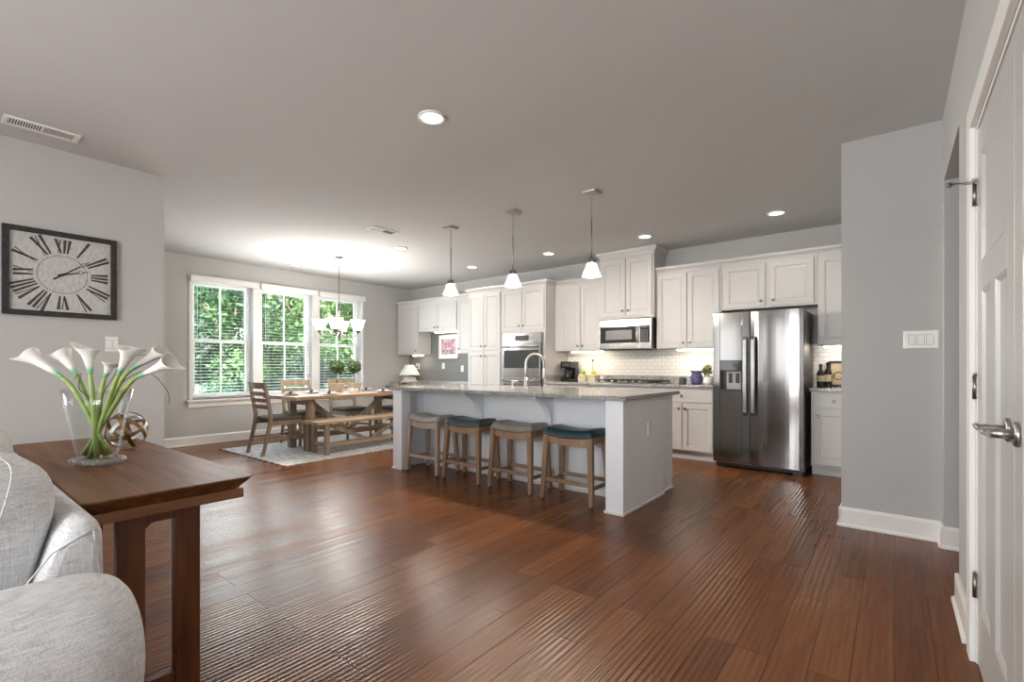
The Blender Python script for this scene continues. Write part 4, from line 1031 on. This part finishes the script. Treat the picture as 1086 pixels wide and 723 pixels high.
# ------------------------------------------------------------------ clock
t = thing('wall_clock', 'large square black framed clock with roman numerals on the grey wall', 'clock', (-4.825, .70, 1.51))
S = .312; fw = .036; cz = .3075
mb = MB()
for y0, y1, z0, z1 in ((-S, S, cz-S, cz-S+fw), (-S, S, cz+S-fw, cz+S), (-S, -S+fw, cz-S+fw, cz+S-fw), (S-fw, S, cz-S+fw, cz+S-fw)): mb.box(.001, .036, y0, y1, z0, z1)
mb.build('frame', CLKBLK, t, bevel=.003)
MB().box(.001, .016, -S+fw, S-fw, cz-S+fw, cz+S-fw).build('face', FACE, t)
NUMS = ['I', 'II', 'III', 'IV', 'V', 'VI', 'VII', 'VIII', 'IX', 'X', 'XI', 'XII']
mb = MB(); XF = .0165
def stroke(P, a0, r0, a1, r1, w0, w1):
    """tapered stroke in (angular offset, radius) space; P maps to the face"""
    L = []
    for a, r, w in ((a0, r0, w0), (a1, r1, w1)): L.append((P(a-w/2, r), P(a+w/2, r)))
    (p, q), (p2, q2) = L
    def f(c, x): return (x, c[0], c[1]+cz)
    mb.loft([[f(c, x) for c in (p, q, q2, p2)] for x in (XF-.001, XF+.0008)])
for k, s in enumerate(NUMS):
    th = math.radians(30*(k+1)); d = (math.sin(th), math.cos(th)); pr = (math.cos(th), -math.sin(th))
    r0 = .158; r1 = min(.258/max(abs(d[0]), abs(d[1])), .325)
    wd = {'I': .028, 'V': .050, 'X': .052}; tot = sum(wd[c] for c in s); a = -tot/2
    def P(a_, r_): q = .62+.38*(r_-r0)/(r1-r0); return (d[0]*r_+pr[0]*a_*q, d[1]*r_+pr[1]*a_*q)
    for ch in s:
        w = wd[ch]; m_ = a+w/2
        if ch == 'I': stroke(P, m_, r0, m_, r1, .016, .019)
        elif ch == 'V': stroke(P, m_+.002, r0, m_-.013, r1, .016, .019); stroke(P, m_+.003, r0, m_+.018, r1, .006, .007)
        else: stroke(P, m_+.012, r0, m_-.012, r1, .016, .019); stroke(P, m_-.015, r0, m_+.015, r1, .006, .007)
        a += w
mb.build('numerals', NUM, t)
mb = MB()
for k in range(60):
    th = math.radians(6*k); mb.box(XF-.001, XF+.0006, .138*math.sin(th)-.0022, .138*math.sin(th)+.0022, cz+.138*math.cos(th)-.0045, cz+.138*math.cos(th)+.0045)
mb.build('minute_dots', NUM, t)
def hand(nm, ang, ln, tail, w, x):
    th = math.radians(ang); d = V(0, math.sin(th), math.cos(th)); p = V(0, math.cos(th), -math.sin(th)); c = V(x, 0, cz)
    mb = MB(); pts = [(-tail, w*1.1), (0, w*.7), (ln*.62, w*.55)]
    for (r0, w0), (r1, w1) in zip(pts, pts[1:]): mb.loft([[c+d*r0-p*w0/2, c+d*r0+p*w0/2, c+d*r1+p*w1/2, c+d*r1-p*w1/2], [c+d*r0-p*w0/2+V(.0015, 0, 0), c+d*r0+p*w0/2+V(.0015, 0, 0), c+d*r1+p*w1/2+V(.0015, 0, 0), c+d*r1-p*w1/2+V(.0015, 0, 0)]])
    mb.tube([c+d*(ln*.72+ln*.10*math.cos(q))+p*(w*.9*math.sin(q)) for q in [2*PI*i/12 for i in range(12)]], .0016, 5, closed=True)
    r0, r1 = ln*.82, ln; mb.loft([[c+d*r0-p*w*.25, c+d*r0+p*w*.25, c+d*r1+p*.0006, c+d*r1-p*.0006], [c+d*r0-p*w*.25+V(.0015, 0, 0), c+d*r0+p*w*.25+V(.0015, 0, 0), c+d*r1+p*.0006+V(.0015, 0, 0), c+d*r1-p*.0006+V(.0015, 0, 0)]])
    mb.build(nm, BLACK, t)
hand('minute_hand', 52, .195, .065, .011, .020); hand('hour_hand', 74, .145, .03, .013, .018)
MB().tube([(.0165, 0, cz), (.024, 0, cz)], .009, 14).build('hub', BLACK, t)

# ------------------------------------------------------------------ console table, vase, orb
TZ = .745
t = thing('console_table', 'dark cherry wood console table behind the grey sofa', 'table', (-2.55, .535, 0))
TX0, TX1, TY0, TY1 = -3.48, -1.815, .302, .780
mb = MB()      # top: a flat slab whose edge slopes inward underneath
def rect(i, z, r=.02):
    return [(TX0+i+r, TY0+i, z), (TX1-i-r, TY0+i, z), (TX1-i, TY0+i+r, z), (TX1-i, TY1-i-r, z), (TX1-i-r, TY1-i, z), (TX0+i+r, TY1-i, z), (TX0+i, TY1-i-r, z), (TX0+i, TY0+i+r, z)]
mb.loft([rect(.035, TZ-.045), rect(.004, TZ-.010), rect(0, TZ-.004), rect(.003, TZ)])
mb.build('tabletop', CHERRY, t, world=True, bevel=.0015)
AX0, AX1, AY0, AY1, AZ = TX0+.04, TX1-.035, TY0+.04, TY1-.045, TZ-.045
for x in (AX0, AX1-.022): MB().box(x, x+.022, AY0-.015, AY1+.02, AZ-.034, AZ).build('end_rail', CHERRYL, t, world=True, bevel=.002)
for y in (AY0, AY1-.022): MB().box(AX0+.022, AX1-.022, y, y+.022, AZ-.038, AZ).build('side_apron', CHERRY, t, world=True, bevel=.002)
for x in (AX0+.06, AX1-.135):
    for y, s in ((.410, 1), (.570, -1)):
        mb = MB(); mb.box(x, x+.042, y, y+.076, 0, AZ-.034); mb.build('leg', CHERRYV, t, world=True, bevel=.003)
    y0, y1 = .486, .570
    MB().prism([(y0, AZ-.034), (y1, AZ-.034), (y1, AZ-.085), (y1-.01, AZ-.085), (y0+.018, AZ-.085), (y0, AZ-.105)], 0, x+.008, x+.034).build('arched_rail', CHERRYV, t, world=True, bevel=.002)
    MB().box(x+.006, x+.036, y0, y1, .035, .085).build('foot_rail', CHERRYV, t, world=True, bevel=.002)
for y in (AY0+.05,):
    MB().bar((AX1-.45, y+.04, .02), (AX1-.10, y+.05, .30), .035, .022, ref=(0, 1, 0)).build('brace', CHERRYL, t, world=True)

VX, VY = -2.522, .470
RR, FF = V(math.cos(YAW), math.sin(YAW), 0), V(-math.sin(YAW), math.cos(YAW), 0)
t = thing('glass_vase', 'clear flared glass vase with a swirled foot on the console table', 'vase', (VX, VY, TZ))
def ov(z, a, b, n=40, e=.75, wob=0):
    f = lambda x: math.copysign(abs(x)**e, x)
    return [RR*a*f(math.cos(2*PI*i/n))+FF*b*f(math.sin(2*PI*i/n))+V(0, 0, z+wob*math.cos(4*PI*i/n)) for i in range(n)]
outer = [(.028, .066, .044), (.06, .075, .050), (.15, .094, .060), (.24, .111, .070), (.298, .122, .076)]
inner = [(.299, .1175, .0715), (.24, .106, .065), (.15, .089, .055), (.06, .070, .045), (.040, .060, .040)]
MB().loft([ov(z, a, b, wob=.006*(z/.3)) for z, a, b in outer+inner], smooth=True).build('bowl', VASEG, t)
mb = MB()
mb.loft([ov(z, a, b) for z, a, b in ((.004, .072, .052), (.018, .078, .057), (.027, .068, .046))], smooth=True)
for i in range(14):
    q = 2*PI*i/14; mb.sell(RR*.076*math.cos(q)+FF*.057*math.sin(q)+V(0, 0, .015), (.024, .024, .0145), .9, .9, nu=10, nv=8)
mb.build('foot', VASEG, t)
K = 262.0
T0 = FF.x*VX+FF.y*VY
def vp(x, y, d=0): t_ = T0+d; return FF*t_+RR*((x-543)/508*t_)+V(0, 0, 1.14+(388.5-y)/508*t_)
FL = [  # base pixel, tip pixel, mouth radius, depth offset, stem foot, label
    ((66, 400), (22, 371), .029, -.02, (117, 484), 'white calla lily leaning farthest towards the clock wall'),
    ((81, 397), (60, 369), .027, .03, (112, 486), 'white calla lily second from the clock wall side of the bunch'),
    ((96, 396), (92, 364), .029, -.03, (103, 488), 'white calla lily standing upright in the middle of the vase'),
    ((112, 399), (119, 382), .022, .06, (99, 486), 'small white calla lily lowest at the back of the bunch'),
    ((126, 397), (142, 364), .030, -.02, (95, 488), 'large white calla lily just beside the upright one, opening towards the windows'),
    ((139, 392), (180, 367), .028, .04, (91, 486), 'white calla lily behind, highest of the ones leaning towards the dining windows'),
    ((147, 399), (189, 380), .029, -.01, (88, 485), 'white calla lily leaning lowest and farthest towards the dining windows')]
for i, (b, tp, mr, dp, ft, lab) in enumerate(FL):
    pb, pt, pf = vp(*b, dp), vp(*tp, dp*1.3-.01), vp(ft[0], ft[1]-3, max(-.022, min(.022, dp*.4)))
    t = thing('calla_lily', lab, 'flower', pf, group='calla lilies in the glass vase')
    ax = (pt-pb); L = ax.length*.95; ax.normalize()
    up = V(0, 0, 1)
    ctrl = pb-ax*.10
    pts = bez(pf, mix(pf, pb, .45), pb-ax*.07, pb, 12)
    MB().tube(pts, [.0092]*10+[.0085, .0075, .0075], 10).build('stem', STEMG, t, world=True)
    side = ax.cross(up)
    if side.length < .3: side = FF.copy()
    side.normalize(); nn = side.cross(ax).normalized()
    mb = MB(); NU, NV = 28, 14
    base0 = len(mb.v); rings = []
    for v in range(NV+1):
        w = v/NV; ring = []
        for u in range(NU):
            q = 2*PI*u/NU; tipf = max(0, math.cos(q))**2
            r = .0075+(mr-.0075)*(w**1.45); ln = L*w*(.84+.13*tipf)
            flare = 1+.40*max(0, w-.72)/.28
            out = r*flare*(1+.10*math.sin(2*q+i))
            p = pb+ax*(ln+ (.0 if w < .8 else (w-.8)*L*.75*tipf)) + nn*(-math.cos(q)*out) + side*math.sin(q)*out
            if w > .75: p += nn*(-(w-.75)*.05*tipf)
            ring.append(p)
        rings.append(ring)
    mb.loft(rings, caps=(False, False), smooth=True)
    for v in range(NV+1):
        for u in range(NU): mb.uv[v*NU+u] = (u/NU, v/NV)
    mb.build('spathe', CALLA, t, world=True, solid=.0012, sub=1)
    MB().tube([pb+ax*L*.15, pb+ax*L*.5, pb+ax*L*.72], [.004, .005, .002], 8).build('spadix', mat('spadix_yellow', (.6, .45, .06), .6) if i == 0 else MATS['spadix_yellow'], t, world=True)
TW = [([(104, 480), (100, 430), (84, 412), (86, 396), (78, 402)], .02, 'dark curling twig among the lily stems on the clock wall side'),
      ([(106, 482), (108, 425), (120, 400), (135, 380), (158, 376)], .03, 'dark thin twig arching up behind the large calla lily'),
      ([(108, 482), (116, 440), (128, 408), (155, 394), (176, 412), (180, 428)], .05, 'long thin twig arching out over the orb')]
for px, dp, lab in TW:
    P_ = [vp(x, y, dp*min(1, k*.4)) for k, (x, y) in enumerate(px)]; P_[0] = vp(px[0][0], 482, .01)
    pts = []
    for k in range(len(P_)-1):
        a, b = P_[max(0, k-1)], P_[min(len(P_)-1, k+2)]
        pts += bez(P_[k], P_[k]+(P_[k+1]-a)/6, P_[k+1]-(b-P_[k])/6, P_[k+1], 6)[:-1]
    pts.append(P_[-1])
    tag(MB().tube(pts, [.0022-.0013*i/len(pts) for i in range(len(pts))], 6).build('twig', TWIG), lab, 'twig', 'dark twigs in the vase')
t = thing('metal_orb', 'open sphere of bronze and pewter bands behind the glass vase', 'ornament', (-2.875, .645, TZ))
ORB_R = .088; rnd = random.Random(5)
for k, (ax_, m) in enumerate([((1, .2, .1), GOLD), ((.3, 1, .4), GOLD), ((-.5, .8, .7), GOLD), ((.2, -.5, 1), PEWT), ((.9, .5, -.7), PEWT)]):
    n_ = Vector(ax_).normalized(); u = n_.cross(V(0, 0, 1)).normalized(); w = n_.cross(u); L = []
    r0 = ORB_R-.002*k
    for i in range(41):
        q = 2*PI*i/40; d = u*math.cos(q)+w*math.sin(q); c = V(0, 0, ORB_R+.001)
        L.append([c+d*(r0-.0015)-n_*.0085, c+d*r0-n_*.0085, c+d*r0+n_*.0085, c+d*(r0-.0015)+n_*.0085])
    MB().loft(L, caps=(False, False), smooth=False).build('band', m, t)

# ------------------------------------------------------------------ sofa
t = thing('sofa', 'light grey linen sofa with rolled arm and loose back cushions', 'sofa', (-2.4, -.15, 0))
R3 = lambda x, y, z: Matrix.Rotation(z, 3, 'Z') @ Matrix.Rotation(y, 3, 'Y') @ Matrix.Rotation(x, 3, 'X')
mb = MB()
L = []
for x, s in ((-3.55, 1), (-1.535, 1), (-1.505, .96), (-1.495, .86)):
    pr = [(.298, .10), (.296, .60), (.294, .735), (.284, .766), (.262, .776), (.236, .768), (.212, .735), (.12, .45), (.08, .10)]
    cy, czz = .19, .44
    L.append([(x, cy+(y-cy)*s, czz+(z-czz)*s) for y, z in pr])
mb.loft(L, smooth=True); bk = mb.build('backrest', FABRIC, t, world=True, bevel=.008)
mb = MB(); pr = [(-1.497, .302-.2, .62)]
mb.tube([(-1.498, .288, .15), (-1.4985, .287, .60), (-1.4985, .272, .752)], .002, 6); mb.tube([(-1.4985, .275, .752), (-1.4975, .20, .715), (-1.497, .13, .62)], .002, 6)
mb.build('piping', FABRIC, bk, world=True)
mb = MB(); mb.box(-3.55, -1.45, -.72, .05, .12, .42); mb.build('seat_base', FABRIC, t, world=True, bevel=.02, seg=3)
for i, x in enumerate((-3.02, -2.0)): MB().sell((x, -.36, .455), (.53, .40, .085), .45, .35).build('seat_cushion', FABRIC, t, world=True)
def arm(cx, s):
    mb = MB(); N = 26; L = []
    ys = [(-.78, .70), (-.765, .86), (-.73, .97), (-.66, 1), (-.3, 1.0), (.16, 1.0), (.235, .975), (.280, .88), (.302, .72), (.308, .55)]
    for y, k in ys:
        ring = []
        for j in range(N):
            q = 2*PI*j/N; rx, rz = .185*math.copysign(abs(math.cos(q))**.85, math.cos(q)), .165*math.copysign(abs(math.sin(q))**.9, math.sin(q))
            ring.append((cx+rx*k, y, .535+rz*k))
        L.append(ring)
    mb.loft(L, smooth=True); a = mb.build('arm', FABRIC, t, world=True, sub=1)
    MB().box(cx-.13, cx+.12, -.74, .26, .10, .50).build('arm_panel', FABRIC, a, world=True, bevel=.02, seg=3)
arm(-1.335, 1); arm(-3.66, -1)
for x in (-3.6, -1.40):
    for y in (-.70, .20): MB().lathe([(.022, 0), (.032, .10)], (x, y, 0), 12).build('foot', CHERRYV, t, world=True)
def cushion(x, y, z, sx, sy, sz, rx, rz, label):
    c = thing('back_cushion', label, 'cushion', (x, y, z-sz))
    MB().sell((0, 0, sz), (sx, sy, sz), .55, .45, R3(rx, 0, rz), 36, 20).build('cover', FABRIC, c)
    R_ = R3(rx, 0, rz); n = 48
    MB().tube([R_ @ V(sx*1.0*math.copysign(abs(math.cos(q))**.30, math.cos(q)), 0, sz*1.0*math.copysign(abs(math.sin(q))**.30, math.sin(q)))*.995+V(0, 0, sz) for q in [2*PI*i/n for i in range(n)]], .0019, 6, closed=True).build('welt', FABRIC, c)
cushion(-1.85, .085, .700, .285, .115, .215, math.radians(-14), math.radians(3), 'plump grey linen back cushion against the sofa arm')
cushion(-2.45, .085, .715, .295, .115, .225, math.radians(-14), math.radians(-4), 'grey linen back cushion farther along the sofa')

# ------------------------------------------------------------------ dining group
mb = MB(); RX0, RX1, RY0, RY1 = -7.20, -5.42, 2.66, 5.60
N = 18; poly = [(RX0, RY0), (RX1, RY0), (RX1, RY1), (RX0, RY1)]
t = thing('area_rug', 'pale striped woven rug with dark corner tassels under the dining table', 'rug', ((RX0+RX1)/2, (RY0+RY1)/2, 0))
MB().prism(poly, 2, .0005, .009).build('field', RUG, t, world=True, bevel=.002)
mb = MB()
k = 0
x = RX0
while x <= RX1+.001:
    mb.tube([(x, RY0, .007), (x, RY0-.02, .007), (x+.004, RY0-.045, .004)], [.005, .0065, .005], 6); x += (RX1-RX0)/12
o = mb.build('tassels', DARKN, t, world=True); o['kind'] = 'stuff'

G = .009
t = thing('dining_table', 'weathered oak trestle dining table with V braces', 'table', (-6.40, 4.03, G))
mb = MB(); bx = [-6.83, -6.60, -6.37, -6.14, -5.93]
for a, b in zip(bx, bx[1:]): mb.box(a+.001, b-.001, 3.14, 4.93, .705, .75)
mb.box(-6.83, -5.93, 3.035, 3.139, .705, .75).box(-6.83, -5.93, 4.931, 5.035, .705, .75)
mb.build('tabletop', OAKX, t, world=True, bevel=.004)
LX = (-6.60, -6.105)
for x in LX:
    for y in (3.33, 4.76): MB().box(x-.045, x+.045, y-.045, y+.045, G, .704).build('leg', OAKZ, t, world=True, bevel=.004)
for y in (3.33, 4.76):
    MB().box(LX[0]+.045, LX[1]-.045, y-.03, y+.03, .62, .704).build('end_rail', OAKZ, t, world=True, bevel=.003)
    MB().box(LX[0]+.045, LX[1]-.045, y-.03, y+.03, .15, .22).build('foot_rail', OAKZ, t, world=True, bevel=.003)
xm = sum(LX)/2
MB().box(xm-.04, xm+.04, 3.36, 4.73, .15, .22).build('stretcher', OAKX, t, world=True, bevel=.003)
MB().bar((xm, 3.40, .69), (xm, 4.02, .22), .05, .075, ref=(0, 1, 0)).build('brace', OAKZ, t, world=True, bevel=.003)
MB().bar((xm, 4.69, .69), (xm, 4.07, .22), .05, .075, ref=(0, 1, 0)).build('brace', OAKZ, t, world=True, bevel=.003)

t = thing('dining_bench', 'weathered oak bench with V braces on the kitchen side of the dining table', 'bench', (-5.80, 3.95, G))
mb = MB(); mb.box(-6.005, -5.805, 3.15, 4.75, .405, .44).box(-5.803, -5.605, 3.15, 4.75, .405, .44); mb.build('seat', OAKX, t, world=True, bevel=.004)
for y, s in ((3.31, 1), (4.59, -1)):
    for x in (-5.965, -5.665): MB().box(x-.028, x+.028, y-.028, y+.028, G, .404).build('leg', OAKZ, t, world=True, bevel=.003)
    MB().box(-5.937, -5.693, y-.02, y+.02, .34, .404).build('end_rail', OAKZ, t, world=True, bevel=.002)
    MB().box(-5.937, -5.693, y-.02, y+.02, .11, .16).build('foot_rail', OAKZ, t, world=True, bevel=.002)
    MB().bar((-5.70, y+s*.05, .385), (-5.70, 3.95-s*.06, .16), .03, .05, ref=(0, 1, 0)).build('brace', OAKZ, t, world=True, bevel=.002)
MB().box(-5.72, -5.68, 3.33, 4.57, .11, .16).build('stretcher', OAKX, t, world=True, bevel=.002)

def make_chair(label, loc, rz):
    t = thing('dining_chair', label, 'chair', loc, rz, 'oak dining chairs')
    hw = .212
    for s in (-1, 1):
        L = []
        for y, z, d in ((-.325, 0, .036), (-.285, .16, .040), (-.232, .40, .046), (-.222, .50, .046), (-.245, .62, .042), (-.300, .93, .030)):
            L.append([(s*hw-.016, y-d/2, z), (s*hw+.016, y-d/2, z), (s*hw+.016, y+d/2, z), (s*hw-.016, y+d/2, z)])
        MB().loft(L).build('back_post', OAKZ, t, bevel=.003)
        MB().bar((s*(hw-.002), .235, 0), (s*(hw-.012), .220, .43), .030, .034, ref=(0, 1, 0), w1=.036, t1=.040).build('front_leg', OAKZ, t, bevel=.003)
        MB().bar((s*hw, -.275, .20), (s*hw, .222, .20), .020, .028).build('stretcher', OAKZ, t, bevel=.002)
        MB().box(s*hw-.011, s*hw+.011, -.21, .205, .375, .43).build('seat_rail', OAKZ, t, bevel=.002)
    MB().box(-hw+.012, hw-.012, .20, .222, .375, .43).build('front_rail', OAKZ, t, bevel=.002)
    MB().box(-hw+.016, hw-.016, -.005, .015, .19, .21).build('cross_stretcher', OAKZ, t, bevel=.002)
    for z0, z1 in ((.845, .925), (.755, .805), (.67, .72), (.585, .635)):
        L = []
        for i in range(7):
            x = -hw+.016+(2*hw-.032)*i/6; c = -.02*(1-(x/hw)**2)
            def yy(z): return -.245-(z-.62)*.18+c
            L.append([(x, yy(z0)-.009, z0), (x, yy(z0)+.009, z0), (x, yy(z1)+.009, z1), (x, yy(z1)-.009, z1)])
        MB().loft(L).build('back_slat', OAKZ, t, bevel=.002)
    MB().sell((0, .01, .452), (hw+.018, .232, .034), .5, .3, nu=40, nv=12).build('seat', SEATF, t)
    return t
ch = make_chair('oak slat-back dining chair at the head of the table, nearest the clock wall', (-6.41, 3.075, G), 0)
dup(ch, (-6.80, 3.64, G), -PI/2, 'oak dining chair on the window side of the table, nearer the head chair')
dup(ch, (-6.83, 4.41, G), -PI/2, 'oak dining chair on the window side of the table, behind the potted topiaries')
t = thing('cushioned_seat', 'backless seat with a dark cushion at the kitchen end of the dining table', 'stool', (-6.58, 5.10, G))
MB().sell((0, 0, .445), (.21, .20, .035), .5, .3, nu=36, nv=12).build('cushion', SEATF, t)
for sx in (-1, 1):
    for sy in (-1, 1): MB().bar((sx*.18, sy*.17, 0), (sx*.175, sy*.165, .42), .034, .034, ref=(0, 1, 0)).build('leg', OAKZ, t, bevel=.003)
for s in (-1, 1): MB().box(-.17, .17, s*.165-.01, s*.165+.01, .36, .415).build('seat_rail', OAKZ, t); MB().box(s*.175-.01, s*.175+.01, -.16, .16, .36, .415).build('seat_rail', OAKZ, t)

# topiaries
def topiary(x, y, label, twist, h=.485):
    t = thing('topiary', label, 'potted plant', (x, y, .75), group='potted topiaries on the dining table')
    MB().loft([[(-a, -a, z), (a, -a, z), (a, a, z), (-a, a, z)] for a, z in ((.055, 0), (.082, .125), (.086, .127), (.086, .14), (.074, .14), (.070, .12))]).build('pot', POT, t, bevel=.003)
    MB().box(-.071, .071, -.071, .071, .105, .125).build('soil', mat('potting_soil', (.05, .035, .025), .95) if 'potting_soil' not in MATS else MATS['potting_soil'], t)
    mb = MB(); n = 24; zc = h-.10
    if twist:
        for ph in (0, PI): mb.tube([(.012*math.cos(ph+i*.55), .012*math.sin(ph+i*.55), .12+(zc-.12)*i/n) for i in range(n+1)], .006, 6)
    else: mb.tube([(0, 0, .12), (.003, 0, .2), (0, 0, zc)], .008, 8)
    mb.build('stem', BARK if twist else TWIG, t)
    mb = MB(); mb.sell((0, 0, zc), (.075, .075, .075), 1, 1, nu=14, nv=8); leaf_cloud(mb, (0, 0, zc), .100, 620, .018, int(x*-100), 1); mb.build('crown', FOLI, t)
topiary(-6.57, 4.00, 'potted ball topiary with a twisted pale stem on the dining table', True)
topiary(-6.55, 4.29, 'potted ball topiary with a straight dark stem on the dining table', False)
def setting(x, y, where):
    p = thing('dinner_plate', 'white dinner plate '+where, 'plate', (x, y, .7505), group='dinner plates on the dining table')
    MB().lathe([(.05, 0), (.075, .003), (.13, .014), (.131, .017), (.08, .008), (.001, .006)], n=32).build('dish', PLATEW, p)
    q = thing('napkin', 'folded napkin '+where, 'napkin', (x, y, .759), group='napkins on the dinner plates')
    MB().sell((0, 0, .018), (.095, .030, .017), .8, .7, R3(0, 0, .6), 20, 8).build('cloth', NAPK, q)
    MB().sell((0, 0, .020), (.028, .040, .024), .8, .7, R3(0, 0, .6), 16, 8).build('band', DARKN, q)
for x, y, w in ((-6.62, 3.64, 'in front of the window-side chair nearer the head of the table'), (-6.12, 3.62, 'on the bench side nearer the head of the table'),
                (-6.68, 4.60, 'in front of the window-side chair by the topiaries'), (-6.10, 4.50, 'on the bench side nearer the kitchen'), (-6.40, 3.22, 'at the head of the table by the single chair')):
    setting(x, y, w)
t = thing('serving_box', 'white low box between the two potted topiaries', 'box', (-6.36, 4.14, .7505))
MB().box(-.07, .07, -.05, .05, 0, .045).build('box', WHITEP, t, bevel=.004); MB().box(-.072, .072, -.052, .052, .045, .058).build('lid', PLATEW, t, bevel=.004)

# ------------------------------------------------------------------ outside
mb = MB()
NX, NY = 24, 24
g = []
for i in range(NX+1):
    x = -8.2-30*i/NX; r = []
    for j in range(NY+1):
        y = -12+44*j/NY; z = -.45+2.0*max(0, min(1, (-10.5-x)/7.5))**1.3+.12*math.sin(x*1.3+y*.7)*(1 if x < -10 else 0)
        r.append(V(x, y, z))
    g.append(r)
mb.loft(g, closed=False, caps=(False, False), smooth=True)
st('ground', mb, MULCH)
def crown_mesh(seed, leafmats, r, h, n, size):
    rnd = random.Random(seed); mb = MB()
    cl = [(rnd.gauss(0, r*.42), rnd.gauss(0, r*.42), rnd.uniform(0.05*h, h*.95), rnd.uniform(.3, .52)*r) for _ in range(26)]
    for k, (x, y, z, q) in enumerate(cl):
        s = 1-.5*abs(z/h-.4); mb.m = k % len(leafmats); leaf_cloud(mb, (x*s, y*s, z), q, n//26, size, seed*100+k, .8)
    return mb
def tree(x, y, z, seed, mats, r, h, zc, label, n=3000, size=.13):
    t = thing('tree', label, 'tree', (x, y, z), group='trees outside the dining windows')
    rnd = random.Random(seed); mb = MB(); mb.tube([(0, 0, -.2), (.05, 0, zc*.6), (.1*rnd.random(), .1, zc+h*.5)], [.14, .10, .04], 8)
    for k in range(5): a = k*1.3; mb.tube([(.05, .05, zc*.8+k*.2), (r*.5*math.cos(a), r*.5*math.sin(a), zc+h*.3+k*.15)], [.05, .02], 6)
    mb.build('trunk', BARK, t)
    c = crown_mesh(seed, mats, r, h, n, size)
    for p in c.v: p.z += zc
    c.build('crown', mats, t)
TR = [(-14.5, 5.6, 2.0, 4.6, 'leafy tree seen through the dining window farthest from the kitchen', (0, 1)),
      (-15.5, 8.3, 2.1, 5.0, 'bright green tree seen through the middle dining window', (2, 0)),
      (-14.8, 10.6, 1.9, 4.6, 'dark green tree seen through the dining window behind the chandelier', (1, 3)),
      (-19.5, 7.0, 2.8, 6.5, 'taller tree farther back behind the first two window trees', (1, 3)),
      (-20.5, 11.5, 2.9, 7.0, 'tall tree farther back between the middle and last window', (0, 2)),
      (-20.0, 15.5, 2.8, 6.5, 'tall tree farther back at the kitchen end of the view', (3, 1)),
      (-24.0, 3.5, 3.2, 7.5, 'tall distant tree at the clock wall end of the view', (1, 0)),
      (-26.0, 9.2, 3.4, 8.5, 'tallest distant tree in the middle of the view', (3, 1)),
      (-26.0, 17.5, 3.4, 8.0, 'tall distant tree behind the last window', (1, 0)),
      (-16.8, 13.4, 2.2, 5.0, 'yellow green tree beyond the kitchen end of the windows', (2, 1))]
def gz(x): return -.45+2.0*max(0, min(1, (-10.5-x)/7.5))**1.3
for i, (x, y, r, h, lab, lm) in enumerate(TR):
    tree(x, y, gz(x)-.1, 11+i, [LEAF[k] for k in lm], r, h, .45 if i < 3 else .9, lab, 7000 if i < 3 else 4200, .085 if i < 3 else .13)
for i, (x, y, lab) in enumerate([(-12.6, 4.6, 'low bush on the bank outside the window farthest from the kitchen'), (-12.4, 6.4, 'low bush on the bank below the middle window view'),
                                 (-12.9, 8.2, 'low bush on the bank outside the window behind the topiaries'), (-13.0, 9.9, 'low bush on the bank at the kitchen end of the view')]):
    t = thing('bush', lab, 'bush', (x, y, gz(x)-.1), group='low bushes outside the dining windows')
    c = crown_mesh(60+i, [LEAF[3], LEAF[1]], .85, .75, 2200, .06); c.build('foliage', [LEAF[3], LEAF[1]], t)
    mb = MB()
    for k in range(4): mb.tube([(0, 0, -.1), (.3*math.cos(k*1.6), .3*math.sin(k*1.6), .5)], [.02, .01], 5)
    mb.build('stem', BARK, t)
